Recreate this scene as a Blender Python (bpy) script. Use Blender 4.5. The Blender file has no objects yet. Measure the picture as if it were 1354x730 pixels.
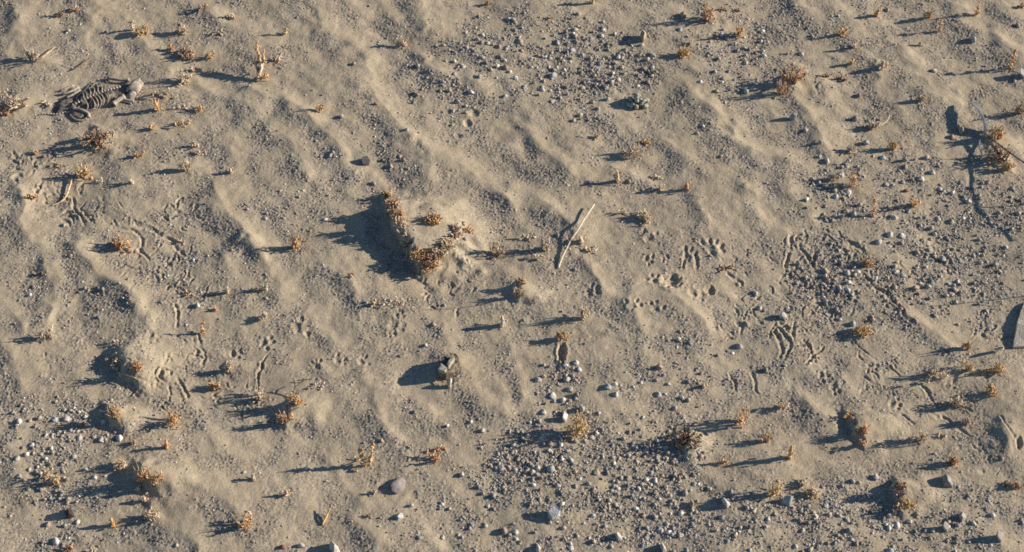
import bpy, bmesh, math, random
import numpy as np
from mathutils import Vector, Matrix, noise as mnoise

random.seed(7)
SUN_STRENGTH, SKY_STRENGTH, EXPOSURE = 5.0, .072, .47
RNG = np.random.default_rng(11)
C = bpy.context.scene.collection
SC = bpy.context.scene

# ------------------------------------------------------------------ camera model
PW, PH = 1354.0, 730.0
TANH = math.tan(math.radians(18.0))
PITCH = math.radians(50.0)
DIST = 0.75 / TANH
CAM = np.array([0.0, -DIST * math.cos(PITCH), DIST * math.sin(PITCH)])
FWD = np.array([0.0, math.cos(PITCH), -math.sin(PITCH)])
UPV = np.array([0.0, math.sin(PITCH), math.cos(PITCH)])
S = 1.5 / PW                       # metres per photo pixel in the middle of the ground
SUN_EL = math.radians(20.0)
SUN_TRAVEL = np.array([-1.0, -0.14])


def ray(px, py):
    return FWD + np.array([(px - 677) / 677 * TANH, 0, 0]) + UPV * ((365 - py) / 677 * TANH)


def flat_at(px, py, z=0.0):
    d = ray(px, py)
    t = (z - CAM[2]) / d[2]
    return CAM + d * t


def to_px(x, y):
    """ground point (z = 0) -> the photo pixel it shows at (numpy arrays)"""
    dep = (y - CAM[1]) * FWD[1] + (0 - CAM[2]) * FWD[2]
    upc = (y - CAM[1]) * UPV[1] + (0 - CAM[2]) * UPV[2]
    return 677 + 677 * x / dep / TANH, 365 - 677 * upc / dep / TANH


def mpp(py):
    """metres per photo pixel on the ground row py"""
    p = flat_at(677, py)
    dep = float(np.dot(p - CAM, FWD))
    return dep * TANH / 677


# ------------------------------------------------------------------ terrain
STEP = 0.00135
X0, X1, Y0, Y1 = -1.04, 1.04, -0.56, 0.76
fx = np.arange(X0, X1, STEP)
fy = np.arange(Y0, Y1, STEP)
NX, NY = len(fx), len(fy)
_, vrow = to_px(np.zeros(NY), fy)
urow_scale = None
depr = (fy - CAM[1]) * FWD[1] + (0 - CAM[2]) * FWD[2]
U = 677 + 677 * fx[None, :] / depr[:, None] / TANH
V = np.repeat(vrow[:, None], NX, 1)
Hh = np.zeros((NY, NX))            # height in photo pixels (times S = metres)
GR = np.zeros((NY, NX))            # how much coarse grit lies on the surface, 0..1
CL = np.zeros((NY, NX))            # how much clean blown sand covers it


def fnoise(lmin, lmax, angle=0.0, stretch=1.0, seed=0):
    """band-limited noise on the fine grid, wavelengths in photo pixels"""
    r = np.random.default_rng(seed)
    w = r.standard_normal((NY, NX))
    F = np.fft.rfft2(w)
    ky = np.fft.fftfreq(NY, STEP / S)[:, None]
    kx = np.fft.rfftfreq(NX, STEP / S)[None, :]
    ca, sa = math.cos(angle), math.sin(angle)
    ka = (kx * ca + ky * sa) * stretch
    kb = (-kx * sa + ky * ca)
    k = np.sqrt(ka * ka + kb * kb)
    m = np.exp(-(k * lmin) ** 2 * 0.7) * (1 - np.exp(-(k * lmax) ** 2 * 0.7))
    n = np.fft.irfft2(F * m, (NY, NX))
    return n / n.std()


def box(u0, u1, v0, v1):
    """row and column slices of the grid that cover a photo-pixel box"""
    # V falls as the row index rises
    j0 = int(np.searchsorted(-vrow, -v1)); j1 = int(np.searchsorted(-vrow, -v0))
    if j1 - j0 < 2: return None
    ua, ub = U[j0], U[j1 - 1]
    i0 = int(min(np.searchsorted(ua, u0), np.searchsorted(ub, u0)))
    i1 = int(max(np.searchsorted(ua, u1), np.searchsorted(ub, u1)))
    if i1 - i0 < 2: return None
    return slice(j0, j1), slice(i0, i1)


def poly_dist(uu, vv, pts):
    """distance to a polyline, side (negative on the sun side) and end fade parameter in pixels past an end"""
    best = np.full(uu.shape, 1e9); side = np.zeros(uu.shape); past = np.zeros(uu.shape)
    n = len(pts) - 1
    for i in range(n):
        (a, b), (c, d) = pts[i], pts[i + 1]
        dx, dy = c - a, d - b
        L = math.hypot(dx, dy); dx /= L; dy /= L
        t = (uu - a) * dx + (vv - b) * dy
        cz = dx * (vv - b) - dy * (uu - a)
        lo = -1e9 if i == 0 else 0.0
        hi = 1e9 if i == n - 1 else L
        tc = np.clip(t, lo, hi)
        dd = np.hypot(t - tc, cz)
        p = np.zeros(uu.shape)
        if i == 0: p = np.maximum(p, -t)
        if i == n - 1: p = np.maximum(p, t - L)
        # a far extension of an end segment must not beat the true nearest segment
        de = np.hypot(dd, p * 0.0 if n == 1 else p * 0.5)
        m = de < best
        best = np.where(m, de, best); side = np.where(m, np.sign(cz), side); past = np.where(m, p, past)
    return best, side, past


def smooth_pts(pts, k=3):
    """rounds a polyline (Chaikin)"""
    p = [tuple(map(float, q)) for q in pts]
    for _ in range(k - 1):
        o = [p[0]]
        for a, b in zip(p[:-1], p[1:]):
            o.append((a[0] * .75 + b[0] * .25, a[1] * .75 + b[1] * .25))
            o.append((a[0] * .25 + b[0] * .75, a[1] * .25 + b[1] * .75))
        o.append(p[-1]); p = o
    return p


def ridge(pts, A, wr=15.0, wl=24.0, end=20.0, pw=1.3, clean=1.0, gritl=0.5, crumble=0.0):
    m = 4 * max(wr, wl) + end
    us = [p[0] for p in pts]; vs = [p[1] for p in pts]
    b = box(min(us) - m, max(us) + m, min(vs) - m, max(vs) + m)
    if b is None: return
    uu, vv = U[b], V[b]
    wob = WOB[b] * 3.0
    d, s, past = poly_dist(uu + wob, vv + wob * 0.6, smooth_pts(pts))
    if crumble: d = np.maximum(0, d + 1.9 * crumble * WOF[b] * np.exp(-(d / 7) ** 2))
    w = np.where(s < 0, wr, wl)
    f = np.exp(-(d / w) ** pw) * np.exp(-(np.maximum(past, 0) / end) ** 2)
    if not crumble: f = f * np.clip(.9 + .3 * MOD[b], .3, 1.3)
    Hh[b] += A * f
    if clean: CL[b] = np.maximum(CL[b], clean * np.exp(-(d / np.where(s < 0, wr * 1.2, 5.0)) ** 2) * np.exp(-(np.maximum(past, 0) / (end * .8)) ** 2))
    if gritl: GR[b] += gritl * np.where(s > 0, np.exp(-((d - wl * 0.9) / (wl * .6)) ** 2), 0) * np.exp(-(np.maximum(past, 0) / end) ** 2)


def bump(cu, cv, ru, rv, A, ang=0.0, pw=2.0, clean=0.0, grit=0.0):
    m = 2.6 * max(ru, rv)
    b = box(cu - m, cu + m, cv - m, cv + m)
    if b is None: return
    ca, sa = math.cos(ang), math.sin(ang)
    du, dv = U[b] - cu, V[b] - cv
    r = np.hypot((du * ca + dv * sa) / ru, (-du * sa + dv * ca) / rv)
    f = np.exp(-r ** pw)
    if A: Hh[b] += A * f
    if clean: CL[b] = np.maximum(CL[b], clean * f)
    if grit: GR[b] += grit * f


def dent(cu, cv, ru, rv, depth, ang=0.0, rim=0.35, pw=3.0):
    """a pressed hollow with a pushed-up rim"""
    m = 2.8 * max(ru, rv)
    b = box(cu - m, cu + m, cv - m, cv + m)
    if b is None: return
    ca, sa = math.cos(ang), math.sin(ang)
    du, dv = U[b] - cu + WOF[b] * .12 * ru, V[b] - cv + WOG[b] * .12 * rv
    r = np.hypot((du * ca + dv * sa) / ru, (-du * sa + dv * ca) / rv)
    Hh[b] += depth * (-np.exp(-r ** pw) + rim * np.exp(-((r - 1.35) / 0.38) ** 2))


def groove(pts, width, depth, rim=0.5):
    m = width * 4
    us = [p[0] for p in pts]; vs = [p[1] for p in pts]
    b = box(min(us) - m, max(us) + m, min(vs) - m, max(vs) + m)
    if b is None: return
    d, s, past = poly_dist(U[b] + WOF[b] * .3 + WOB[b] * 1.2, V[b] + WOG[b] * .3 + WO2[b] * 1.2, smooth_pts(pts))
    r = d / width
    depth = depth * np.clip(.8 + .32 * WO2[b], .15, 1.3)
    e = np.exp(-(np.maximum(past, 0) / (width * 1.2)) ** 2)
    Hh[b] += depth * e * (-np.exp(-r ** 2 * 1.2) + rim * np.exp(-((r - 1.5) / 0.5) ** 2))


WOB = fnoise(30, 90, seed=5); WOF = fnoise(8, 26, seed=6); WOG = fnoise(8, 26, seed=7); WO2 = fnoise(25, 70, seed=8); CLUMP = fnoise(12, 60, seed=9); MOD = fnoise(60, 170, seed=10)
# broad swell, wind ripples running from upper left to lower right of the photo
Hh += 1.5 * fnoise(190, 500, seed=1)
Hh += 0.4 * fnoise(38, 110, angle=-math.radians(50), stretch=2.2, seed=2)
Hh += 0.16 * fnoise(18, 45, seed=3)
GR += 0.33 + 0.26 * fnoise(40, 200, seed=4)

# explicit crests: polyline, height, width on the sunny side, width on the shaded side
CREST = [
 ([(417,-20),(420,10),(428,40)],3.2,14,20), ([(450,-8),(462,6),(478,16)],2.5,12,18),
 ([(500,0),(512,14),(524,26)],3,12,18), ([(552,-10),(558,12),(562,36)],4,14,20),
 ([(345,66),(375,60),(405,52),(430,40)],2.0,24,14),
 ([(440,46),(474,64),(486,87),(493,110),(495,128),(510,148),(528,168),(540,183)],6,17,24),
 ([(549,62),(560,86),(585,98),(625,108),(642,122)],5,13,22),
 ([(335,115),(363,127),(387,141),(407,154),(422,172),(440,184),(457,201),(474,220)],6.5,15,24),
 ([(360,168),(384,187),(402,212),(408,232)],4.5,15,24),
 ([(526,196),(545,205),(560,218),(568,236)],3.5,13,22),
 ([(572,200),(602,214),(622,226),(640,244),(668,262),(682,276)],5.5,13,24),
 ([(680,252),(700,258),(716,266),(735,280),(752,294)],5.5,12,22),
 ([(915,126),(942,144),(962,162),(972,184),(986,198),(1018,208),(1040,214)],6.5,14,26),
 ([(872,184),(882,190),(896,198),(910,210)],3.5,12,18),
 ([(805,142),(820,152),(838,168)],3.5,13,20), ([(698,176),(718,196),(746,222)],4,15,24),
 ([(985,124),(1004,134),(1022,150),(1030,168)],4,14,20),
 ([(1052,-6),(1062,8),(1078,26)],3.5,13,20),
 ([(1160,94),(1163,118),(1178,134),(1192,144)],4,12,20),
 ([(1196,78),(1206,90),(1216,104),(1230,118),(1258,130)],5.5,13,24),
 ([(1264,16),(1293,37),(1323,54),(1350,74)],5.5,13,24),
 ([(1322,2),(1338,14),(1356,24)],4,12,18),
 ([(1056,128),(1066,146),(1080,172),(1090,190)],4.5,15,22),
 ([(28,255),(30,292),(50,329),(64,350),(66,380),(64,425)],5.5,16,24),
 ([(106,326),(112,344),(131,366),(161,379),(181,393),(198,416)],6.5,13,24),
 ([(283,246),(294,272),(318,299),(338,332)],5.5,17,24),
 ([(300,345),(312,364),(322,378)],2.5,13,18),
 ([(330,322),(347,337),(358,360),(372,384)],5,15,22),
 ([(440,350),(456,364),(472,388)],3.5,14,20), ([(422,418),(430,432),(442,452)],3.5,14,20),
 ([(926,270),(935,306),(950,328)],4.5,13,20), ([(990,256),(1002,276),(1018,300),(1036,306)],4.5,14,22),
 ([(780,352),(790,374),(801,389),(828,403),(842,420),(852,440)],4.5,14,22),
 ([(884,390),(900,400),(918,412),(938,438)],4,13,22),
 ([(1040,256),(1058,274),(1074,292)],4.5,13,20), ([(1208,418),(1232,436),(1260,458)],3.5,11,16),
 ([(282,652),(300,664),(314,676)],3.5,14,22),
 ([(482,506),(500,543),(516,568)],4.5,17,24), ([(528,508),(545,520),(560,534),(578,552)],4.5,13,22),
 ([(612,480),(622,500),(634,526),(662,546)],4,14,22),
 ([(438,612),(454,638),(480,668)],4,14,22), ([(585,425),(590,450),(596,470)],2.5,14,18),
 ([(680,470),(690,500),(696,530)],3,14,18), ([(588,632),(610,652),(632,676)],2.5,13,20),
 ([(1058,526),(1076,540),(1098,558)],4,12,20), ([(1308,540),(1322,566),(1334,600)],4.5,16,22),
 ([(155,50),(188,58),(203,68),(216,82)],4.5,12,20), ([(120,-10),(124,12),(112,52)],3.5,16,20),
 ([(22,-10),(24,20),(12,66)],4.5,18,22), ([(278,20),(300,32),(322,42)],3.5,12,20),
 ([(298,180),(304,198),(312,218)],3,15,20), ([(0,395),(14,410),(28,432)],3,14,20),
 ([(255,0),(270,6),(282,14)],3,12,18), ([(120,5),(150,12),(180,34)],3.5,14,22),
 ([(225,112),(265,118),(300,128),(345,150)],3.0,16,22),
 ([(655,172),(672,186),(690,206)],2.5,14,20), ([(760,230),(790,240),(822,232)],2.0,18,14),
 ([(8,455),(22,480),(32,510)],3,15,20), ([(835,352),(846,372),(834,398)],2.0,14,16),
 ([(200,505),(215,520),(240,530)],1.6,14,14), ([(390,470),(420,478),(445,496)],2.2,16,20),
 ([(1238,190),(1250,210),(1268,232)],2.2,14,18), ([(1100,10),(1120,20),(1134,38)],2.2,12,18),
 ([(1150,330),(1170,345),(1190,352)],1.6,12,16), ([(470,690),(490,705),(500,725)],2.4,14,20),
 ([(215,690),(240,702),(262,724)],2.6,15,20), ([(30,560),(20,600),(25,640)],2.6,14,18),
]
for pts, A, wr, wl in CREST: ridge(pts, A * .72, wr * 1.05, wl, gritl=.45)

# broad domes of clean blown sand
for q in [(430,105,60,48,5,.9),(955,275,62,58,5,.8),(868,385,72,42,4,.7),(265,640,95,48,5,.5),(1345,560,48,70,7,.8),
          (775,235,45,30,2,.5),(440,535,65,34,3,.6),(300,150,60,40,2,.5),(690,420,70,60,2,.35),(560,40,40,40,3,.5),(30,40,35,45,3,.5),
          (790,300,60,60,3,.6),(610,240,70,30,1,.5),(340,450,60,40,1,.4),(560,650,60,50,1,.3),(1010,610,60,40,1,.3),(1100,150,40,30,1,.4),
          (700,150,60,30,0,.3),(60,330,30,60,1,.4),(400,620,70,60,1,.35),(1215,80,50,50,0,.4),(250,110,60,40,0,.5)]:
    bump(q[0], q[1], q[2], q[3], q[4], clean=q[5])

# sand heaps held by plants: a soft dome whose left side is cut back to a crumbling bank
def heap(pts, A, ru, rv, off=.3, wall=3.2, cl=.6, pw=.85, dv0=0):
    us = [q[0] for q in pts]; vs = [q[1] for q in pts]
    if len(pts) < 4: rv *= .8; pw = 1.35
    cu, cv = sum(us) / len(us) + ru * off, sum(vs) / len(vs) + dv0
    b = box(cu - 2.2 * ru, cu + 2.6 * ru, cv - 2.4 * rv, cv + 2.4 * rv)
    if b is None: return
    uu, vv = U[b], V[b]
    wob = WOB[b]
    du = (uu + wob * 2.5 - cu) / ru; dv = (vv + wob * 2 - cv) / rv
    du = np.where(du > 0, du * .8, du)
    dome = np.exp(-(du * du + dv * dv) ** pw)
    # long, straight-extended bank line
    (a0, b0), (a1, b1) = pts[0], pts[1]; (c0, d0), (c1, d1) = pts[-2], pts[-1]
    ext = [(a0 - (a1 - a0) * 6, b0 - (b1 - b0) * 6)] + list(pts) + [(c1 + (c1 - c0) * 6, d1 + (d1 - d0) * 6)]
    d, s, past = poly_dist(uu, vv, smooth_pts(ext))
    sd = -s * d + 1.6 * WOF[b] + 1.2 * WOB[b]
    cut = 1 / (1 + np.exp(-np.clip(sd / wall * 2.2, -30, 30)))
    Hh[b] += A * dome * cut
    CL[b] = np.maximum(CL[b], cl * dome * np.clip(cut * 1.5 - .3, 0, 1))


HEAPS = [
 ([(503,258),(512,274),(520,294),(529,316),(541,340),(552,356)],27,78,50,.12,3.0,.6,2.0,12),
 ([(1112,545),(1126,562),(1138,588)],10,40,30,.1,3.5), ([(1181,638),(1185,652),(1190,672)],14,42,26,.1,3.5),
 ([(682,380),(684,398)],8,26,16,.1,5), ([(184,626),(200,646)],15,48,26,.1,5), ([(189,660),(194,670)],4,24,11,.1,5),
 ([(148,458),(160,488),(178,508)],15,38,36,.1,7), ([(140,542),(152,566)],13,32,22,.1,6),
 ([(386,528),(374,562)],10,34,26,.1,5), ([(124,172),(128,202)],8,28,20,.1,8), ([(1040,98),(1034,118)],7,30,18,.1,6),
 ([(900,574),(902,606)],10,26,24,.1,7), ([(244,214),(248,230)],4,24,13,.1,6), ([(1300,184),(1322,226)],6,28,28,.1,7),
 ([(14,126),(18,148)],6,28,18,.1,7), ([(296,478),(304,496)],5,24,14,.1,5), ([(1078,106),(1084,124)],4,34,16,.1,6),
 ([(931,12),(935,26)],4,28,12,.1,6), ([(1226,486),(1236,502)],4,28,14,.1,6), ([(758,300),(748,338)],3,28,28,.1,8),
 ([(808,224),(816,240)],3,28,13,.1,6), ([(40,70),(44,84)],4,28,12,.1,6),
]
for q in HEAPS: heap(*q)

# hollows
for q in [(887,374,11,9,5),(938,384,6,5.5,3.5),(743,467,5,11,6),(1345,590,4,7,3.5),(626,150,6,4,2.5),(618,163,5,4,2.2),(607,180,5,3,2),(840,700,8,5,2)]:
    dent(q[0], q[1], q[2], q[3], q[4], rim=0.25)


bump(693, 190, 10, 9, -3.6, grit=.7); bump(688, 183, 14, 12, -1, grit=.3)


def paw(u, v, size, rot, depth=2.1):
    size *= 1.45
    r = random.Random(int(u * 7 + v))
    ks = [0, 1, 2, 3]
    if r.random() < .6: ks.remove(r.randrange(4))
    for k in ks:
        a = rot + (k - 1.5) * 0.62 + r.gauss(0, .12)
        rr = size * (0.8 + 0.15 * r.random())
        dent(u + rr * math.cos(a), v + rr * 0.8 * math.sin(a), size * .26, size * .2, depth * .85 * (0.45 + .8 * r.random()), a, rim=0.35, pw=2.2)
    dent(u, v, size * .42, size * .3, depth * .7, rot + 1.57, rim=0.4, pw=2.2)


for q in [(857,317,10,-1.6),(854,343,7,.3),(882,341,6,2.6),(908,342,11,-1.4),(940,332,11,-.8),(864,374,8,-2.),(835,410,9,-1.4),(866,412,9,-1.2),
          (915,389,11,-.2),(778,389,10,-.1),(393,434,12,-.2),(519,431,11,.9),(524,418,7,-.2),(348,453,9,.3),(307,467,8,-.3),(419,486,8,-1.4),
          (446,478,8,-.6),(477,479,8,-.5),(618,355,7,-1.5),(199,446,9,.6),(1085,497,8,.2),(1102,511,9,.6),(1178,535,9,.3),(1150,483,8,1.0),(1122,395,8,.4)]:
    paw(*q)

# long drag marks
for pts, w, d in [
 ([(95,262),(103,285),(113,296)],2.4,2.4), ([(108,276),(114,288),(122,294)],2.2,2.4), ([(180,296),(205,304),(228,318),(243,337)],2.8,2.2),
 ([(150,303),(174,303),(188,313),(186,325)],2.6,2.6), ([(185,330),(194,342)],2.2,1.8), ([(232,404),(236,418),(234,432)],2.2,2.4),
 ([(344,484),(341,505),(340,520)],2.4,2.8), ([(352,470),(345,484)],1.8,1.8), ([(262,445),(272,470),(266,480)],2.4,2),
 ([(1080,306),(1100,316),(1112,330)],1.8,2.2), ([(1108,310),(1128,324),(1143,334)],1.8,2.4), ([(1143,367),(1160,385),(1178,395),(1190,410)],2.6,2.8),
 ([(1192,412),(1208,430)],2.4,2.8), ([(1246,328),(1256,345),(1253,360)],2,2.2), ([(1024,443),(1035,455),(1032,472)],2.8,3),
 ([(1034,441),(1046,455),(1041,472)],2.6,3), ([(1064,450),(1080,478)],2.2,2.6), ([(1090,458),(1068,480)],2.6,3),
 ([(1135,457),(1158,474)],1.8,2.2), ([(1142,500),(1166,512)],1.8,2.4), ([(1172,479),(1188,496)],2,2.2), ([(1246,554),(1282,576)],2,2.4),
 ([(1262,537),(1284,547)],1.8,2), ([(1190,549),(1207,561)],1.8,2), ([(1320,556),(1340,586)],2,1.4), ([(1215,508),(1234,530)],2,1.8),
 ([(1046,316),(1040,350)],3.2,3.2), ([(1062,330),(1074,350)],3,2.8), ([(1080,330),(1075,352)],2.6,2.6), ([(962,362),(978,372)],2.2,2),
 ([(906,335),(903,356)],2.6,2.6), ([(918,338),(922,354)],2.8,2.6), ([(930,322),(946,342)],3,2.8),
 ([(235,500),(248,524)],2.6,2.6), ([(222,505),(226,520)],2.2,2), ([(168,505),(180,524)],1.6,1.6), ([(1300,452),(1326,447),(1354,444)],1.6,1.6),
 ([(60,470),(66,486)],1.8,1.2), ([(964,495),(974,515)],2,1.8), ([(994,492),(1004,520)],2,1.8)]:
    groove(pts, w * .9, d * .75)

# trampled ground: many short scratches
for (cu, cv, ru, rv, n, ln, ang) in [
 (30,222,20,18,16,11,1.5),(70,262,44,24,30,12,1.0),(105,285,30,16,16,14,.9),(240,285,26,20,22,10,1.3),(205,350,56,42,70,9,1.7),(240,385,36,30,30,10,1.8),
 (205,500,40,26,40,11,-1.0),(228,525,26,20,22,9,.8),(250,470,26,24,20,10,1.0),(300,525,55,22,26,8,.5),(150,285,44,18,24,10,.4),
 (1070,340,50,40,50,12,1.4),(1060,405,50,44,60,9,1.2),(1125,372,70,50,80,9,.9),(1045,455,40,24,20,13,1.5),(1290,432,34,20,16,12,-1.0),(972,342,34,18,12,9,.9),
 (986,400,26,34,18,8,1.3),(1150,480,60,40,24,10,.7),(985,430,50,24,36,8,1.4),(1255,530,50,30,16,11,.6),(1245,350,50,30,20,10,1.4), (1305,610,30,24,12,9,.8),(560,405,60,20,10,6,.3),(590,370,60,30,30,6,1.5)]:
    r = random.Random(int(cu * 3 + cv))
    for _ in range(int(n * .85)):
        a0, rad = r.random() * 6.283, math.sqrt(r.random())
        u, v = cu + ru * rad * math.cos(a0), cv + rv * rad * math.sin(a0)
        a = ang + r.gauss(0, .7); l = ln * r.uniform(.5, 1.7); k = r.uniform(-.8, .8)
        p = [(u - l / 2 * math.cos(a - k), v - l / 2 * math.sin(a - k) * .85), (u, v), (u + l / 2 * math.cos(a + k), v + l / 2 * math.sin(a + k) * .85)]
        groove(p, r.uniform(1.2, 2.3), r.uniform(.35, 1.45), rim=.6)

# gravel beds: centre, radii, how dense (stones), used again for the loose stones
BEDS = [(700,72,120,55,1.0),(795,95,66,52,1.0),(610,80,58,32,.7),(600,140,62,24,.35),(560,128,16,30,.6),(830,95,44,26,.7),(980,60,70,50,.45),(1000,105,60,36,.35),(770,140,50,30,.5),
 (440,205,38,34,.25),(525,216,36,26,.3),(385,275,62,42,.3),(110,380,62,50,.3),(56,385,40,40,.22),
 (780,640,150,84,.95),(862,655,60,66,1.2),(742,515,30,44,1.0),(690,620,60,40,.9),(990,694,120,44,.8),(1120,690,84,48,.85),(1255,690,110,42,.75),(745,575,40,26,.8),(895,575,55,36,.8),
 (1100,258,44,36,1.2),(1292,285,62,50,.85),(1200,372,130,60,.5),(1270,345,84,60,.7),(1110,372,60,56,.6),(1060,400,46,40,.5),(1180,250,70,50,.45),(900,490,70,44,.4),(1020,470,60,36,.3),
 (58,590,44,66,.95),(118,556,62,28,.8),(92,640,60,60,.5),(76,712,26,26,.8),(620,700,80,40,.35),(1170,20,60,40,.2),(1010,20,90,30,.25),(330,350,40,30,.15),(210,350,70,50,.2)]
for q in BEDS: bump(q[0], q[1], q[2], q[3], 0, grit=.10 + .14 * min(q[4], 1), pw=2.4)

GRIT = np.clip(GR, 0, 1) * (1 - 0.94 * np.clip(CL * 1.1, 0, 1))
GRIT = np.clip(GRIT, 0.02, 1)
g1 = fnoise(3.4, 7, seed=21); g2 = fnoise(5.5, 12, seed=22); g3 = fnoise(9, 22, seed=23)
g1 = np.maximum(g1, -1.2) + .25 * np.maximum(g1, 0) ** 2
Hh += GRIT * (0.27 * g1 + .14 * g2 + .08 * g3) + 0.055 * g1 + 0.03 * g2 + .02 * g3
# fade to level ground at the rim of the detailed part
ex = np.clip(np.minimum(fx - X0, X1 - fx) / 0.05, 0, 1); ey = np.clip(np.minimum(fy - Y0, Y1 - fy) / 0.05, 0, 1)
Hh *= (ex * ex * (3 - 2 * ex))[None, :] * (ey * ey * (3 - 2 * ey))[:, None]
Z = Hh * S


def ground(x, y):
    i = (x - X0) / STEP; j = (y - Y0) / STEP
    if i < 0 or j < 0 or i >= NX - 1 or j >= NY - 1: return 0.0
    i0, j0 = int(i), int(j); a, b = i - i0, j - j0
    return float((Z[j0, i0] * (1 - a) + Z[j0, i0 + 1] * a) * (1 - b) + (Z[j0 + 1, i0] * (1 - a) + Z[j0 + 1, i0 + 1] * a) * b)


def at(px, py, h=0.0):
    """the point that stands h photo pixels above the ground and shows at pixel (px, py)"""
    hm = h * mpp(py); z = hm
    for _ in range(14):
        p = flat_at(px, py, z)
        z = 0.5 * z + 0.5 * (ground(p[0], p[1]) + hm)
    p = flat_at(px, py, z)
    return Vector((p[0], p[1], z))

# ------------------------------------------------------------------ materials
def mat(name, col, rough=.85, var=.25, scale=300.0, bump_d=0.0, bump_s=900.0, col2=None, spec=.2, by_object=0.0):
    m = bpy.data.materials.new(name); m.use_nodes = True
    nt = m.node_tree; b = nt.nodes['Principled BSDF']
    b.inputs['Roughness'].default_value = rough
    b.inputs['Specular IOR Level'].default_value = spec
    tc = nt.nodes.new('ShaderNodeNewGeometry')
    nz = nt.nodes.new('ShaderNodeTexNoise'); nz.inputs['Scale'].default_value = scale; nz.inputs['Detail'].default_value = 4
    nt.links.new(tc.outputs['Position'], nz.inputs['Vector'])
    rp = nt.nodes.new('ShaderNodeValToRGB')
    c2 = col2 or tuple(c * (1 - var * 1.6) for c in col)
    c1 = tuple(min(1, c * (1 + var)) for c in col)
    rp.color_ramp.elements[0].position = .32; rp.color_ramp.elements[0].color = (*c2, 1)
    rp.color_ramp.elements[1].position = .68; rp.color_ramp.elements[1].color = (*c1, 1)
    nt.links.new(nz.outputs['Fac'], rp.inputs['Fac'])
    src = rp.outputs['Color']
    if by_object:
        oi = nt.nodes.new('ShaderNodeObjectInfo')
        mr = nt.nodes.new('ShaderNodeMapRange'); mr.inputs['To Min'].default_value = 1 - by_object; mr.inputs['To Max'].default_value = 1 + by_object
        nt.links.new(oi.outputs['Random'], mr.inputs['Value'])
        hs = nt.nodes.new('ShaderNodeHueSaturation'); nt.links.new(src, hs.inputs['Color']); nt.links.new(mr.outputs['Result'], hs.inputs['Value'])
        src = hs.outputs['Color']
    nt.links.new(src, b.inputs['Base Color'])
    if bump_d:
        n2 = nt.nodes.new('ShaderNodeTexNoise'); n2.inputs['Scale'].default_value = bump_s; n2.inputs['Detail'].default_value = 3
        nt.links.new(tc.outputs['Position'], n2.inputs['Vector'])
        bp = nt.nodes.new('ShaderNodeBump'); bp.inputs['Distance'].default_value = bump_d; bp.inputs['Strength'].default_value = .8
        nt.links.new(n2.outputs['Fac'], bp.inputs['Height']); nt.links.new(bp.outputs['Normal'], b.inputs['Normal'])
    return m


def sand_material():
    m = bpy.data.materials.new('desert_sand'); m.use_nodes = True
    nt = m.node_tree; b = nt.nodes['Principled BSDF']; L = nt.links.new
    b.inputs['Roughness'].default_value = .95; b.inputs['Specular IOR Level'].default_value = .12
    geo = nt.nodes.new('ShaderNodeNewGeometry')
    at_ = nt.nodes.new('ShaderNodeAttribute'); at_.attribute_name = 'grit'
    mix = nt.nodes.new('ShaderNodeMix'); mix.data_type = 'RGBA'
    mix.inputs['A'].default_value = (*SAND, 1); mix.inputs['B'].default_value = (*SANDG, 1)
    L(at_.outputs['Fac'], mix.inputs['Factor'])
    # grains: single cells differ in colour
    vo = nt.nodes.new('ShaderNodeTexVoronoi'); vo.inputs['Scale'].default_value = 430
    L(geo.outputs['Position'], vo.inputs['Vector'])
    sp = nt.nodes.new('ShaderNodeSeparateColor'); L(vo.outputs['Color'], sp.inputs['Color'])
    mr = nt.nodes.new('ShaderNodeMapRange'); mr.inputs['To Min'].default_value = .62; mr.inputs['To Max'].default_value = 1.38
    L(sp.outputs['Red'], mr.inputs['Value'])
    # weaken the grain contrast where clean sand lies
    mg = nt.nodes.new('ShaderNodeMapRange'); mg.inputs['From Max'].default_value = .8; mg.inputs['To Min'].default_value = .3; mg.inputs['To Max'].default_value = 1.0
    L(at_.outputs['Fac'], mg.inputs['Value'])
    mx = nt.nodes.new('ShaderNodeMix'); mx.data_type = 'FLOAT'; mx.inputs['A'].default_value = 1.0
    L(mg.outputs['Result'], mx.inputs['Factor']); L(mr.outputs['Result'], mx.inputs['B'])
    nz = nt.nodes.new('ShaderNodeTexNoise'); nz.inputs['Scale'].default_value = 9; nz.inputs['Detail'].default_value = 6
    L(geo.outputs['Position'], nz.inputs['Vector'])
    mr2 = nt.nodes.new('ShaderNodeMapRange'); mr2.inputs['From Min'].default_value = .3; mr2.inputs['From Max'].default_value = .7
    mr2.inputs['To Min'].default_value = .88; mr2.inputs['To Max'].default_value = 1.1
    L(nz.outputs['Fac'], mr2.inputs['Value'])
    mu = nt.nodes.new('ShaderNodeMath'); mu.operation = 'MULTIPLY'
    L(mx.outputs['Result'], mu.inputs[0]); L(mr2.outputs['Result'], mu.inputs[1])
    hs = nt.nodes.new('ShaderNodeHueSaturation'); L(mix.outputs['Result'], hs.inputs['Color']); L(mu.outputs[0], hs.inputs['Value'])
    L(hs.outputs['Color'], b.inputs['Base Color'])
    n2 = nt.nodes.new('ShaderNodeTexNoise'); n2.inputs['Scale'].default_value = 620; n2.inputs['Detail'].default_value = 3
    L(geo.outputs['Position'], n2.inputs['Vector'])
    bp = nt.nodes.new('ShaderNodeBump'); bp.inputs['Distance'].default_value = .0008; bp.inputs['Strength'].default_value = .7
    L(n2.outputs['Fac'], bp.inputs['Height']); L(bp.outputs['Normal'], b.inputs['Normal'])
    return m


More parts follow.
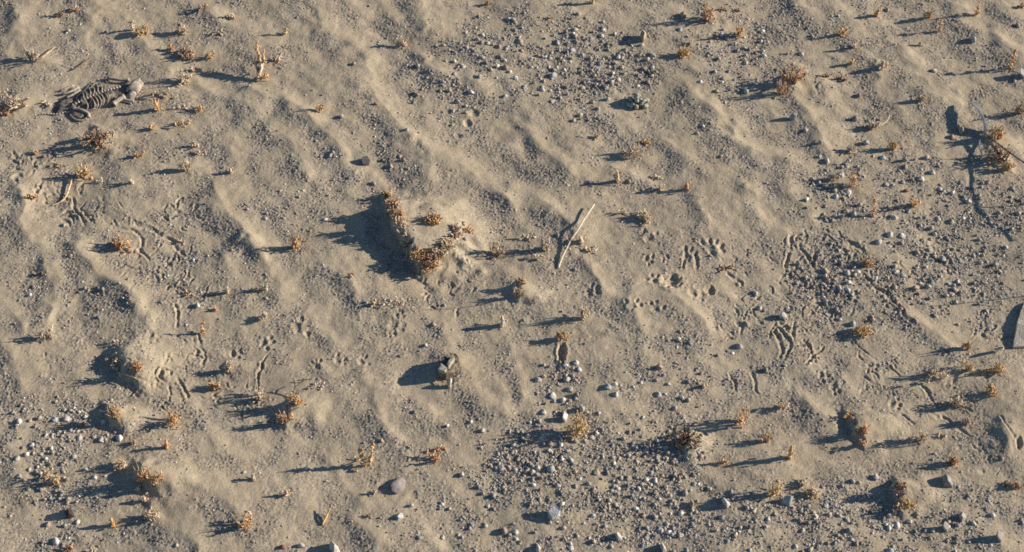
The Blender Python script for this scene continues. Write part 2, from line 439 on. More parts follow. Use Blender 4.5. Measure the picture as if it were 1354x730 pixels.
SAND = (.470, .383, .262); SANDG = (.325, .278, .216)
M = {
 'o': mat('dry_orange', (.66, .37, .17), var=.3, scale=260), 't': mat('dry_tan', (.66, .48, .30), var=.3, scale=260),
 'y': mat('dry_golden', (.68, .45, .19), var=.3, scale=260), 'p': mat('dry_pinkish', (.60, .43, .30), var=.3, scale=260),
 'r': mat('dry_reddish', (.50, .24, .12), var=.45, scale=260), 'b': mat('dry_brown', (.30, .19, .115), var=.5, scale=260),
 'w': mat('bleached_straw', (.66, .57, .43), var=.2, scale=200), 'd': mat('dark_twig', (.10, .065, .045), var=.4, scale=260),
 'g': mat('grey_green_cushion', (.40, .41, .33), var=.35, scale=300), 'blade': mat('sky_tinted_dry_blade', (.36, .41, .46), rough=.35, var=.2, scale=90, spec=.5),  # blade: the sky's reflection is painted in as a bluish base colour
 'bone': mat('old_bone', (.42, .365, .29), var=.3, scale=160, bump_d=.0006), 'hide': mat('dried_hide', (.215, .178, .142), var=.5, scale=200, bump_d=.0012, bump_s=500),
 'pinkbone': mat('pinkish_bone', (.42, .35, .28), var=.3, scale=160, bump_d=.0006), 'greytwig': mat('grey_brown_twig', (.26, .215, .18), var=.35, scale=200), 'wood': mat('weathered_wood', (.17, .135, .10), var=.5, scale=180, bump_d=.001, bump_s=400),
 'palewood': mat('pale_lit_wood', (.40, .36, .275), var=.25, scale=200, bump_d=.0006, bump_s=500),  # pale wood of the split end, also paints the chunk's lit edge
 'slab': mat('sandstone_slab', (.44, .385, .31), var=.22, scale=45, bump_d=.0016, bump_s=350),
}
STONE = {'white': (.55, .51, .45), 'grey': (.31, .29, .26), 'tan': (.42, .335, .235), 'pink': (.40, .285, .23), 'dark': (.10, .098, .092), 'bluish': (.37, .375, .36), 'red': (.28, .13, .09), 'purple': (.065, .048, .055), 'mauve': (.36, .31, .28)}
for k, c in STONE.items():
    M['stone_' + k] = mat(k + '_stone', c, rough=.7, var=.18, scale=120, bump_d=.0009, bump_s=420, by_object=.16)


# ------------------------------------------------------------------ mesh helpers
class MB:
    def __init__(s): s.v = []; s.f = []
    def tube(s, pts, rad, sides=5, flat=1.0, cap=True):
        pts = [Vector(p) for p in pts]; n0 = len(s.v); n = len(pts)
        side = None
        for i, p in enumerate(pts):
            t = (pts[min(i + 1, n - 1)] - pts[max(i - 1, 0)])
            t = t.normalized() if t.length > 1e-9 else Vector((0, 0, 1))
            if side is None:
                side = t.cross(Vector((.3, .2, 1)) if abs(t.z) < .9 else Vector((1, 0, 0))).normalized()
            else:
                side = (side - t * side.dot(t)); side = side.normalized() if side.length > 1e-6 else t.orthogonal().normalized()
            up = t.cross(side)
            r = rad[i] if isinstance(rad, (list, tuple)) else rad
            for k in range(sides):
                a = 6.28318 * k / sides
                s.v.append(p + side * (r * math.cos(a)) + up * (r * flat * math.sin(a)))
        for i in range(n - 1):
            for k in range(sides):
                a = n0 + i * sides + k; b = n0 + i * sides + (k + 1) % sides
                s.f.append((a, b, b + sides, a + sides))
        if cap:
            s.f.append(tuple(n0 + k for k in reversed(range(sides)))); s.f.append(tuple(n0 + (n - 1) * sides + k for k in range(sides)))
    def shape(s, verts, faces):
        n0 = len(s.v); s.v += [Vector(v) for v in verts]; s.f += [tuple(n0 + i for i in f) for f in faces]
    def build(s, name, m, parent=None, smooth=True):
        o0 = parent_loc(parent)
        me = bpy.data.meshes.new(name); me.from_pydata([v - o0 for v in s.v], [], s.f)
        me.polygons.foreach_set('use_smooth', [smooth] * len(me.polygons))
        me.materials.append(m); me.update()
        o = bpy.data.objects.new(name, me); C.objects.link(o)
        if parent: o.parent = parent
        return o


def parent_loc(p):
    v = Vector((0, 0, 0))
    while p: v += p.location; p = p.parent
    return v


def empty(name, loc, label, cat, group=None):
    o = bpy.data.objects.new(name, None); C.objects.link(o); o.location = loc; o.empty_display_size = .01
    return tag(o, label, cat, group)


def tag(o, label, cat, group=None):
    o['label'] = label; o['category'] = cat
    if group: o['group'] = group
    return o


def recentre(o):
    """puts the origin of a one-mesh thing at its base"""
    me = o.data; n = len(me.vertices); a = np.empty(n * 3); me.vertices.foreach_get('co', a); a = a.reshape(-1, 3)
    c = np.array([a[:, 0].mean(), a[:, 1].mean(), a[:, 2].min()])
    me.vertices.foreach_set('co', (a - c).ravel()); o.location = c; me.update()
    return o


def ico(sub):
    bm = bmesh.new(); bmesh.ops.create_icosphere(bm, subdivisions=sub, radius=1.0)
    v = np.array([p.co[:] for p in bm.verts]); f = [tuple(q.index for q in p.verts) for p in bm.faces]; bm.free()
    return v, f


def stone_verts(sub, seed, cuts=7, rough=.12):
    v, f = ico(sub); r = np.random.default_rng(seed); v = v.copy()
    v *= np.array([1, r.uniform(.72, .95), r.uniform(.6, .85)])
    for _ in range(cuts):                                   # worn facets
        n = r.standard_normal(3); n /= np.linalg.norm(n); d = r.uniform(.42, .78)
        k = v @ n - d; v -= np.where(k > 0, k * .9, 0)[:, None] * n
    off = Vector(r.uniform(-50, 50, 3))
    for i in range(len(v)):
        q = Vector(v[i]); v[i] *= 1 + rough * mnoise.noise(q * 1.7 + off) + rough * .5 * mnoise.noise(q * 4.1 + off)
    return v, f


# ------------------------------------------------------------------ ground
def build_ground():
    def ext(a0, a1):
        o = []; x, st = a1, STEP * 6
        while x < 45: x += st; o.append(x); st *= 1.32
        return [a0 - (q - a1) for q in reversed(o)], o
    lx, hx = ext(fx[0], fx[-1]); ly, hy = ext(fy[0], fy[-1])
    xs = np.concatenate([lx, fx, hx]); ys = np.concatenate([ly, fy, hy]); nx, ny = len(xs), len(ys)
    zz = np.zeros((ny, nx)); gg = np.full((ny, nx), .4)
    zz[len(ly):len(ly) + NY, len(lx):len(lx) + NX] = Z; gg[len(ly):len(ly) + NY, len(lx):len(lx) + NX] = GRIT
    XX, YY = np.meshgrid(xs, ys)
    far = np.clip((np.hypot(XX, YY) - 1.4) / 2, 0, 1)
    zz += far * (.05 * np.sin(XX * .9 + 1.1 * np.sin(YY * .6)) * np.sin(YY * .8 + .7) - .03)
    co = np.stack([XX, YY, zz], -1).reshape(-1, 3).astype(np.float32)
    idx = np.arange(nx * ny).reshape(ny, nx)
    q = np.stack([idx[:-1, :-1], idx[:-1, 1:], idx[1:, 1:], idx[1:, :-1]], -1).reshape(-1, 4).astype(np.int32)
    me = bpy.data.meshes.new('ground')
    me.vertices.add(len(co)); me.vertices.foreach_set('co', co.ravel())
    me.loops.add(q.size); me.loops.foreach_set('vertex_index', q.ravel())
    me.polygons.add(len(q)); me.polygons.foreach_set('loop_start', np.arange(0, q.size, 4, dtype=np.int32))
    me.polygons.foreach_set('use_smooth', np.ones(len(q), dtype=bool))
    me.update()
    a = me.attributes.new('grit', 'FLOAT', 'POINT'); a.data.foreach_set('value', gg.ravel().astype(np.float32))
    me.materials.append(sand_material())
    o = bpy.data.objects.new('ground', me); C.objects.link(o); o['kind'] = 'structure'
    o['label'] = 'rippled desert sand with grit, paw prints and drag marks'
    return o


build_ground()


# ------------------------------------------------------------------ loose gravel (uncountable)
def stone_stuff(name, label, n, bedfrac, rlo, rhi, seed, sub=1, clump=.2, up=.35):
    r = np.random.default_rng(seed)
    shapes = []
    for k in range(5):
        v, f = stone_verts(sub, seed * 10 + k, cuts=5, rough=.28); shapes.append((v, np.array(f)))
    P = []
    wts = np.array([q[2] * q[3] * q[4] for q in BEDS]); wts /= wts.sum()
    while len(P) < n:
        if r.random() < bedfrac:
            q = BEDS[r.choice(len(BEDS), p=wts)]
            a, d = r.random() * 6.283, math.sqrt(r.random()) ** 1.2 * 1.15
            u, v = q[0] + q[2] * d * math.cos(a), q[1] + q[3] * d * math.sin(a)
        else:
            u, v = r.uniform(-60, 1420), r.uniform(-50, 780)
        p = flat_at(u, v); x, y = p[0], p[1]
        i, j = int((x - X0) / STEP), int((y - Y0) / STEP)
        if not (0 < i < NX - 1 and 0 < j < NY - 1): continue
        if r.random() > (.02 + 1.25 * GRIT[j, i] ** 1.2) * min(1, max(.04, .42 + clump * CLUMP[j, i])): continue
        P.append((x, y, Z[j, i], mpp(v)))
    P = np.array(P); N = len(P)
    rad = (rlo + (rhi - rlo) * r.random(N) ** 2.6) * P[:, 3]
    vs, fs, cs, off = [], [], [], 0
    pal = np.array([(.30,.275,.24),(.38,.345,.29),(.56,.52,.46),(.36,.30,.225),(.20,.18,.165),(.36,.26,.21),(.43,.36,.27),(.31,.30,.28)])
    pw = np.array([.2, .19, .13, .17, .13, .05, .09, .04]); pick = r.choice(len(pal), N, p=pw)
    for k in range(N):
        sv, sf = shapes[k % 5]
        a, b, c = r.random(3) * 6.283
        Rz = np.array([[math.cos(a), -math.sin(a), 0], [math.sin(a), math.cos(a), 0], [0, 0, 1]])
        b *= .08; Rx = np.array([[1, 0, 0], [0, math.cos(b), -math.sin(b)], [0, math.sin(b), math.cos(b)]])
        vv = (sv * np.array([1.15, 1, .9]) * rad[k]) @ (Rz @ Rx).T
        vv = vv + np.array([P[k, 0], P[k, 1], P[k, 2] + rad[k] * r.uniform(-.05, up)])
        vs.append(vv); fs.append(sf + off); off += len(sv)
        cs.append(np.tile(np.append(pal[pick[k]] * r.uniform(.9, 1.4), 1), (len(sv), 1)))
    vs = np.concatenate(vs).astype(np.float32); fs = np.concatenate(fs).astype(np.int32); cs = np.concatenate(cs).astype(np.float32)
    me = bpy.data.meshes.new(name)
    me.vertices.add(len(vs)); me.vertices.foreach_set('co', vs.ravel())
    me.loops.add(fs.size); me.loops.foreach_set('vertex_index', fs.ravel())
    me.polygons.add(len(fs)); me.polygons.foreach_set('loop_start', np.arange(0, fs.size, 3, dtype=np.int32))
    me.polygons.foreach_set('use_smooth', np.ones(len(fs), dtype=bool)); me.update()
    ca = me.attributes.new('stone_colour', 'FLOAT_COLOR', 'POINT'); ca.data.foreach_set('color', cs.ravel())
    m = mat('loose_' + name, (.4, .37, .33), rough=.75, var=.15, scale=500)
    nt = m.node_tree; b = nt.nodes['Principled BSDF']; an = nt.nodes.new('ShaderNodeAttribute'); an.attribute_name = 'stone_colour'
    nt.links.new(an.outputs['Color'], b.inputs['Base Color'])
    me.materials.append(m)
    o = bpy.data.objects.new(name, me); C.objects.link(o); o['kind'] = 'stuff'; o['label'] = label; o['category'] = 'gravel'
    return o


stone_stuff('gravel', 'loose grey and white gravel scattered over the sand', 4300, .86, 1.2, 4.2, 31, sub=1, clump=.65, up=.5)
stone_stuff('grit', 'fine coarse grit covering the sand between the ripples', 34000, .4, .7, 1.7, 32, sub=1, clump=.35)

# ------------------------------------------------------------------ dry plants
def curl(mb, c, ln, r0, rr, lift=.5):
    """one curled dry bit: a flattened strip bent into an arc"""
    a = rr.random() * 6.283; el = rr.gauss(lift, .5); k = rr.uniform(-2.4, 2.4) ; n = 5
    d = Vector((math.cos(a) * math.cos(el), math.sin(a) * math.cos(el), math.sin(el)))
    ax = Vector((rr.gauss(0, 1), rr.gauss(0, 1), rr.gauss(0, 1))).normalized()
    p = Vector(c); pts = [p.copy()]
    for i in range(n - 1):
        p = p + d * (ln / (n - 1)); pts.append(p.copy()); d = Matrix.Rotation(k / (n - 1), 3, ax) @ d
    r0 *= 1.12; mb.tube(pts, [r0 * .7, r0, r0 * 1.05, r0 * .8, r0 * .4], sides=4, flat=.5)


def stem_path(base, top, rr, wob):
    n = 5; pts = []
    for i in range(n):
        t = i / (n - 1); q = Vector(base).lerp(Vector(top), t)
        if 0 < i < n: q += Vector((rr.gauss(0, wob), rr.gauss(0, wob), rr.gauss(0, wob * .5)))
        pts.append(q)
    return pts


KIND = {'v': ('dry_sprig', 'dry sprig'), 's': ('dead_stalk', 'dead stalk'), 'c': ('dry_tuft', 'dry tuft'), 'f': ('dry_bush', 'dry bush'),
        'k': ('plant_stub', 'plant stub'), 'l': ('dry_curl', 'dry plant bit')}


def plant(px, py, w, L, col, kind, label, group='dry plants dotted over the sand'):
    rr = random.Random(int(px * 13 + py * 7))
    s = mpp(py); base = at(px, py); h = max(L * .42, w * .4) * s; W = w * .56 * s
    mound = min(3.0, .05 * L + .6)
    nm, cat = KIND[kind]
    root = empty(nm, base, label, cat, group)
    stems = []; lv = MB(); lv2 = MB()
    small = w < 11 and L < 30
    alt = {'o': 't', 't': 'w', 'y': 't', 'p': 'w', 'r': 't', 'b': 'p', 'w': 't', 'd': 'b', 'g': 'g'}[col]
    th = max(.55, min(1.3, w * .05)) * s
    def rnd(zmax=.4, rad=1.0):
        a, d = rr.random() * 6.283, math.sqrt(rr.random()) * W * rad
        return base + Vector((d * math.cos(a), d * math.sin(a), h * zmax * rr.random() - .3 * s))
    if kind in ('v', 's'):
        ns = 3 if kind == 'v' else 1
        if w > 14: ns += 1
        for i in range(ns):
            sp = (i - (ns - 1) / 2) / max(1, ns - 1) * 2 if ns > 1 else 0
            top = base + Vector((sp * W * .95 + rr.gauss(0, .12) * W, rr.gauss(0, .45) * W, h * (1.0 if i == ns // 2 else rr.uniform(.5, .85))))
            st = MB(); pts = stem_path(base + Vector((sp * W * .15, 0, -2 * s)), top, rr, W * .1)
            st.tube(pts, [th * 1.25, th * 1.15, th, th * .85, th * .5], sides=6); stems.append(st)
            for k in range(5 + int(L / 10) if kind == 'v' else 9 + int(L / 3)):                        # nodules and curled bits up the stem
                t = rr.uniform(.15, 1.0) ** .8; q = pts[0].lerp(pts[4], t); q = pts[min(4, int(t * 4))].lerp(q, .4)
                curl(lv if rr.random() < .6 else lv2, q, rr.uniform(2.5, 5.5) * s, rr.uniform(.7, 1.25) * (1.4 if kind == 's' and w > 11 else 1) * s, rr, .4)
        for k in range(int(4 + w * .35)): curl(lv, rnd(.3, .7), rr.uniform(2.5, 5) * s, rr.uniform(.6, 1.1) * s, rr)
    elif kind == 'c':
        ns = 2 + int(w / 12)
        for i in range(ns):
            a = rr.random() * 6.283
            top = base + Vector((W * .8 * math.cos(a), W * .6 * math.sin(a), h * rr.uniform(.6, 1.0)))
            st = MB(); st.tube(stem_path(base + Vector((W * .4 * math.cos(a), W * .3 * math.sin(a), -2 * s)), top, rr, W * .12), [th * 1.2, th * 1.1, th, th * .8, th * .5], sides=6); stems.append(st)
        for i in range(4 + int(w / 4)):                             # thin upright twigs over the clump
            a = rr.random() * 6.283; d = rr.uniform(.1, 1.0)
            top = base + Vector((W * d * math.cos(a) * 1.1, W * d * .8 * math.sin(a), h * rr.uniform(.75, 1.2)))
            lv2.tube(stem_path(base + Vector((W * .5 * d * math.cos(a), W * .4 * d * math.sin(a), 0)), top, rr, W * .1), [.6 * s, .55 * s, .5 * s, .4 * s, .25 * s], sides=4)
        nc = 1 + int(w / 9); cs = [(rr.gauss(0, .5) * W, rr.gauss(0, .4) * W, rr.uniform(.4, 1.0)) for _ in range(nc)]
        for k in range(int(16 + w * 2.0)):
            cx, cy, ch = cs[rr.randrange(nc)]
            q = base + Vector((cx + rr.gauss(0, .28) * W, cy + rr.gauss(0, .22) * W, h * ch * rr.random() ** .8 - .2 * s))
            curl(lv if rr.random() < .58 else lv2, q, rr.uniform(2.5, 7.5) * s, rr.uniform(.5, 1.25) * s, rr, .95)
    elif kind == 'f':
        for i in range(5 + int(w / 8)):
            a = rr.random() * 6.283; d = rr.uniform(.3, 1.0)
            top = base + Vector((W * d * math.cos(a), W * d * .8 * math.sin(a), h * rr.uniform(.55, 1.0)))
            st = MB(); st.tube(stem_path(base + Vector((W * .2 * math.cos(a), W * .2 * math.sin(a), -2 * s)), top, rr, W * .09), [th, th * .9, th * .8, th * .6, th * .35], sides=5); stems.append(st)
        for k in range(int(30 + w * 3.2)):
            a, d = rr.random() * 6.283, math.sqrt(rr.random())
            q = base + Vector((W * d * math.cos(a), W * .8 * d * math.sin(a), h * rr.random() * (1 - .6 * d)))
            curl(lv if rr.random() < .55 else lv2, q, rr.uniform(3, 6.5) * s, rr.uniform(.45, 1.0) * s, rr, .7)
    elif kind == 'k':
        st = MB(); r = max(1.6, w * .26) * s
        top = base + Vector((rr.gauss(0, .15) * W, rr.gauss(0, .15) * W, h))
        st.tube(stem_path(base + Vector((0, 0, -2 * s)), top, rr, W * .07), [r * 1.1, r, r * .95, r * .9, r * .5], sides=8, flat=.75); stems.append(st)
        for k in range(int(7 + w * .8)): curl(lv if rr.random() < .5 else lv2, rnd(.8, .8), rr.uniform(2.5, 5) * s, rr.uniform(.6, 1.2) * s, rr, .8)
    else:                                                           # lying curled bits
        for k in range(int(6 + w * .8)):
            q = base + Vector((rr.uniform(-1, 1) * W, rr.gauss(0, .25) * W, h * .5 * rr.random()))
            curl(lv if rr.random() < .5 else lv2, q, rr.uniform(3, 6) * s, rr.uniform(.7, 1.3) * s, rr, .2)
    if small:
        a = MB(); 
        for st in stems: a.shape(st.v, st.f)
        a.shape(lv.v, lv.f)
        a.build('dry_stem', M[col], root)
        if lv2.v: lv2.build('dry_leaf_bits', M[alt], root)
    else:
        for st in stems: st.build('stem', M[col if kind != 'f' else ('b' if col in 'ob' else col)], root)
        if lv.v: lv.build('dry_leaf_bits', M[col], root)
        if lv2.v: lv2.build('bleached_bits', M[alt], root)
    return root


PLANTS = [
 (80,21,9,20,'b','v','slim brown twig sprig at the top left, left of a red-tipped bit'), (98,14,9,13,'r','l','small reddish dry bit right of the slim twig at the top left'),
 (176,40,8,40,'p','s','short pale stalk with a long shadow, left of the golden tuft at the top left'),
 (191,46,15,34,'y','c','small golden tuft at the top left above the animal skeleton'), (244,44,16,34,'p','c','faint pinkish tuft right of the golden tuft at the top left'),
 (268,13,9,24,'b','v','tiny brown sprig near the top edge, left of the first pale crest'), (44,78,20,40,'p','c','brown and pink clump with a pale twig on it, near the left edge'),
 (226,66,9,22,'r','k','small reddish stub just left of the dark brown clump'), (246,76,22,28,'b','c','dark brown clump between two reddish stubs at the upper left'),
 (278,76,11,26,'o','v','orange sprig right of the dark brown clump at the upper left'), (245,109,20,46,'t','c','tan clump with a long shadow, upper right of the skeleton skull'),
 (255,94,8,18,'p','k','tiny stub just above the tan clump near the skeleton skull'), (22,140,34,28,'p','c','wide brown tangle left of the skeleton at the left edge'),
 (8,151,14,20,'r','c','reddish tuft touching the left edge below the wide brown tangle'), (62,138,10,12,'t','v','pale forked sprig at the tail end of the skeleton'),
 (209,145,11,46,'o','k','orange stub with a long shadow below the skeleton skull'), (217,128,26,34,'b','l','row of dark brown bits right of the skeleton skull'),
 (238,143,12,10,'p','l','few pale pink bits right of the orange stub by the skull'), (262,148,10,14,'o','c','tiny orange tuft farthest right of the skeleton'),
 (307,24,9,22,'t','v','thin tan twig near the top edge, right of the pale crest'), (289,45,12,20,'p','l','pinkish bits above the tall branched plant'),
 (377,46,7,28,'t','s','thin pale stalk above right of the tall branched plant'),
 (367,80,12,26,'p','v','pinkish forked stalk right of the tall branched plant'), (532,60,13,42,'t','v','tan forked sprig with a long shadow at the top, left of the gravel'),
 (423,147,13,34,'y','v','small golden sprig with a lying twig on the curved crest'), (645,6,8,13,'r','k','tiny reddish stub at the top edge above the gravel'),
 (784,4,9,48,'t','k','pale stub at the very top edge with a long shadow over gravel'), (727,25,7,9,'b','k','tiny dark brown stub in the top gravel'),
 (933,26,17,62,'o','c','orange clump with a long dark shadow at the top right of centre'), (957,14,12,10,'b','l','dark brown bit right of the orange clump at the top'),
 (976,14,11,12,'b','l','last dark brown bit in the row right of the orange clump at the top'), (976,48,13,48,'o','c','rusty tuft with a long thin shadow below the orange clump at the top'),
 (904,73,15,32,'y','f','bright yellow tuft among pebbles above the pale green cushion plant'), (913,58,6,5,'b','k','tiny brown speck of stub above the bright yellow tuft'),
 (1045,106,32,46,'r','c','rusty red and brown clump with pale twigs, upper right'), (1032,124,14,60,'o','c','small orange tuft below the rusty red clump'),
 (1092,102,12,14,'b','v','dark sprig on the left of the forked pair right of the rusty red clump'), (1112,104,13,16,'b','v','dark sprig on the right of the forked pair by the small scarp'),
 (1159,21,11,30,'o','k','orange stub with a broad triangular shadow near the top right'), (1112,46,13,40,'o','v','orange forked sprig in fine gravel at the upper right'),
 (1129,64,8,32,'t','k','pale curled stub below the orange forked sprig'), (1126,85,8,24,'y','k','tiny yellow stub above the small scarp at the upper right'),
 (1165,91,13,28,'t','k','tan stub pair on the lip of a crest at the upper right'), (1172,88,8,18,'p','k','small pale bit right of the tan stub pair'),
 (1226,24,11,32,'o','c','small orange tuft at the top right with a broken shadow'), (1291,20,10,52,'o','s','orange stalk with a long shadow near the top right edge'),
 (1241,42,9,48,'o','s','white tipped orange stalk below the small orange tuft'), (1217,60,6,13,'t','k','tiny dark-shadowed stub on the crest below the white tipped stalk'),
 (1335,90,12,78,'o','s','tall orange stalk beside a white stone at the right edge'), (1218,133,10,30,'t','c','pale tan tuft at the foot of a dark gritty hollow'),
 (1347,150,14,34,'b','c','brown tuft at the right edge beside the bluish curved blade'), (1350,10,8,16,'b','k','dark stub in the top right corner'),
 (128,190,36,60,'b','f','dark brown bush with reddish tips below the skeleton'), (146,178,12,18,'t','v','pale sprig at the right side of the dark brown bush'),
 (49,203,8,9,'r','k','tiny reddish stub above the scratched sand at the left edge'), (201,170,10,14,'o','k','orange-brown stub below right of the skeleton'),
 (240,165,20,16,'y','l','golden curled bits lying right of the orange-brown stub'), (258,194,12,26,'p','v','pink sprig with a red stem at the upper left'),
 (184,207,13,20,'o','v','orange sprig between the dark brown bush and the tan tuft'), (248,226,14,46,'t','c','tan tuft with a dark broad shadow left of centre'),
 (264,204,8,14,'t','k','small tan stub above the tan tuft with broad shadow'), (112,234,20,48,'y','f','golden fan shaped tuft below the dark brown bush'),
 (80,221,18,12,'b','l','small brown bits left of the golden fan shaped tuft'), (174,242,8,20,'t','k','lone tan bit right of the golden fan shaped tuft'),
 (44,260,15,12,'o','v','orange twiggy sprig on scratched sand at the left edge'), (132,241,9,10,'p','l','tiny pinkish bits on scratched sand right of the golden fan'),
 (306,228,9,22,'t','k','lone tan stub on smooth sand left of the central grit'),
 (816,240,11,44,'t','k','round tan stub right of the pale straight straw'), (789,182,7,13,'t','k','tiny tan stub above the round tan stub'),
 (838,202,18,36,'t','c','tan clump with a leaning twig above the round tan stub'), (855,190,9,14,'o','v','small orange twig right of the tan clump with a leaning twig'),
 (868,235,13,10,'t','l','tan crumbs on the crest between two stubs'), (873,251,8,26,'p','k','pinkish stub with a forked shadow, centre right'),
 (908,250,11,26,'o','k','orange stub at the edge of the bright smooth sand'), (823,282,12,22,'t','l','tan bits left of the pale fan tuft'),
 (851,286,24,16,'t','c','pale fan tuft with a dark hollow in front'), (1099,238,10,40,'p','c','pinkish tuft with a needle shaped shadow by the right gravel'),
 (1153,170,12,34,'p','c','pinkish tuft with a pale lying stick, upper right'), (1123,200,10,26,'t','c','pale tan tuft left of the orange-pink tuft, upper right'),
 (1181,197,13,30,'o','c','orange-pink tuft on the right, below the pale lying stick'), (1126,246,11,50,'o','c','orange tuft at the top edge of the right gravel bed'),
 (1154,286,10,74,'o','s','orange stalk with a very long shadow by the right gravel bed'), (1208,273,11,52,'o','v','orange forked sprig right of the stalk with the very long shadow'),
 (1314,182,24,50,'o','c','orange clump at the foot of the bluish curved blade'), (1322,212,34,58,'b','f','brown tangle of twigs under the straight rising twig at the right'),
 (1328,224,12,26,'y','c','yellowish tuft at the lower end of the brown tangle'),
 (161,326,24,50,'o','c','orange and white tuft in a ring shaped groove at the left'), (55,363,7,6,'d','k','tiny dark speck of twig on the left crest'),
 (269,440,11,52,'o','s','orange stalk with a thick shadow, left of the row of paw prints'), (252,389,12,12,'r','l','reddish bits with a white fleck on scratched sand at the left'),
 (392,327,17,56,'o','c','orange sprig with a thin side branch left of the sand mound'), (301,387,10,30,'t','k','tan stub on the sand between two left crests'),
 (342,384,10,20,'t','c','small tan tuft below the orange sprig'), (285,411,7,15,'r','k','short red stub above the first small paw print'),
 (350,420,10,15,'p','c','small pale tuft right of the short red stub'), (463,365,7,6,'r','l','tiny red-brown bit at the corner of the mound shadow'),
 (494,403,9,18,'t','k','pale upright chip left of the tan curls below the mound'), (521,402,28,12,'t','l','tan curls lying on sand below the mound'),
 (769,322,14,24,'t','k','tan sheath right beside the pale straight straw'), (780,332,12,18,'t','l','tan crumbs right of the lower end of the straw'),
 (701,314,14,14,'t','l','tan crumbs left of the straw'), (722,330,15,44,'p','c','pinkish tan tuft left of the straw with a long shadow'),
 (709,342,16,26,'p','l','pinkish bits below the tan tuft left of the straw'), (655,336,15,42,'b','c','dark tan tuft between the sand mound and the straw'),
 (684,392,11,38,'t','c','tan tuft with a wide wedge shadow and a hair thin stalk shadow'), (685,376,12,16,'b','c','brown tuft just above the tan tuft with the wedge shadow'),
 (664,430,14,46,'w','k','whitish stub with a solid oblong shadow near the centre'), (771,421,13,56,'t','c','tan curl tuft with a ragged shadow above the ring hollow'),
 (747,448,14,34,'o','c','orange-tan tuft at the top of the ring hollow'),
 (1146,350,14,26,'o','f','orange tuft among drag marks on the right'), (1140,440,22,26,'y','f','yellow wispy tuft with a dark base on the right'),
 (67,447,13,48,'t','c','pale tan tuft with a solid dark shadow at the left edge'), (182,490,14,52,'r','f','bright rust red tuft of upright stems in a dark hollow, left'),
 (156,454,11,12,'p','l','pinkish chip at the top of the dark hollow, left'), (145,476,12,14,'p','c','pale chip in the middle of the dark hollow, left'),
 (154,485,16,14,'p','c','brown chips left of the bright rust red tuft'), (153,553,17,50,'o','c','orange tuft with a pale lying twig above white pebbles, lower left'),
 (230,558,22,46,'o','c','orange and white clump on scratched sand, lower left'), (282,513,16,20,'o','c','orange curl left of the vertical crack in the sand'),
 (302,488,13,32,'p','c','pinkish tuft on a small dark mound, lower left'), (345,528,17,42,'p','c','pink-orange ball tuft, left of the orange and brown clump'),
 (388,534,20,44,'o','c','orange and brown clump on the edge of smooth sand, lower left of centre'), (375,558,14,48,'o','c','orange tuft just below the orange and brown clump'),
 (419,512,16,8,'p','l','small curled bit with thin twigs below the paw prints'),
 (763,573,28,112,'y','f','fluffy golden tuft with the longest shadow, below the pebble strip'), (981,558,16,72,'o','c','orange-tan tuft with a long shadow, right of the dark gravel bush'),
 (1034,540,12,42,'t','v','tan forked sprig up right of the orange-tan tuft'), (1014,584,10,42,'o','c','orange tuft below the tan forked sprig'),
 (905,586,38,66,'d','f','wide dark bush mixed with white pebbles, lower right of centre'), (930,512,9,15,'t','k','tan chip above the wide dark bush'),  # wide bush: dark twig colour imitates the shade of a hollow
 (1280,462,11,46,'o','c','small orange tuft left of the white chip near the slab'), (1233,497,18,54,'t','c','tan curled tuft with a broad dark shadow on the right'),
 (1279,490,12,32,'y','c','yellow-green tuft right of the tan curled tuft'), (1318,491,14,46,'y','f','yellow-orange tuft at the right below the slab'),
 (1305,493,12,14,'o','l','orange bits left of the yellow-orange tuft'), (1312,522,16,22,'y','c','dull yellow tuft below the yellow-orange tuft'),
 (1266,536,20,50,'p','c','pinkish clump on trampled sand at the right'), (1277,560,13,30,'p','c','small pinkish clump directly below the larger pinkish clump'),
 (1121,552,12,20,'o','v','thin orange twig at the top of the small ramped mound'), (1138,572,16,40,'o','c','orange tuft on the wall of the small ramped mound'),
 (1141,588,9,30,'o','v','orange sprig at the foot of the small ramped mound'), (1246,577,13,10,'t','l','tan clod right of the tan and orange tuft'),
 (1217,584,16,46,'p','c','tan and orange tuft with a soft shadow at the lower right'), (178,587,8,13,'r','k','pink-red chip near the lower left gravel'),
 (221,592,10,46,'o','k','orange stub up right of the big orange clump, lower left'), (159,617,16,40,'t','f','tan wispy tuft left of the big orange clump, lower left'),
 (72,638,17,48,'y','c','yellow-orange tuft below the left gravel'), (192,634,20,66,'o','c','big orange clump casting a big dark shadow, lower left'),
 (210,640,16,30,'o','c','orange clump right behind the big orange clump, lower left'), (192,662,10,26,'p','k','pinkish stub below the big orange clump'),
 (183,648,10,16,'w','k','white chip left of the pinkish stub'), (202,684,17,40,'t','f','tan fuzzy tuft at the lower left'), (149,695,11,40,'o','k','orange stub left of the tan fuzzy tuft'),
 (91,729,14,14,'r','c','red-orange tuft at the bottom edge, left'), (122,730,12,14,'w','v','pale sprig at the bottom edge, left'),
 (487,616,20,118,'y','s','tall golden stalk with nodules and a long knotted shadow'), (472,608,9,14,'y','l','golden bits left of the tall knotted stalk'),
 (335,634,8,30,'w','k','white tipped stub left of the grey oval stone'), (380,654,7,30,'t','k','tiny pale stub below the knotted shadow'),
 (324,696,20,48,'o','c','orange tuft with two curled loops at the lower left'), (496,652,6,24,'p','s','tiny pale stalk left of the grey oval stone'),
 (485,683,8,5,'b','l','tiny brown bit below left of the grey oval stone'), (470,623,6,6,'p','k','tiny pinkish stub under the tall golden stalk'),
 (574,608,20,40,'o','v','orange forked twigs above right of the grey oval stone'), (583,594,11,20,'r','v','reddish twig tip beside the orange forked twigs'),
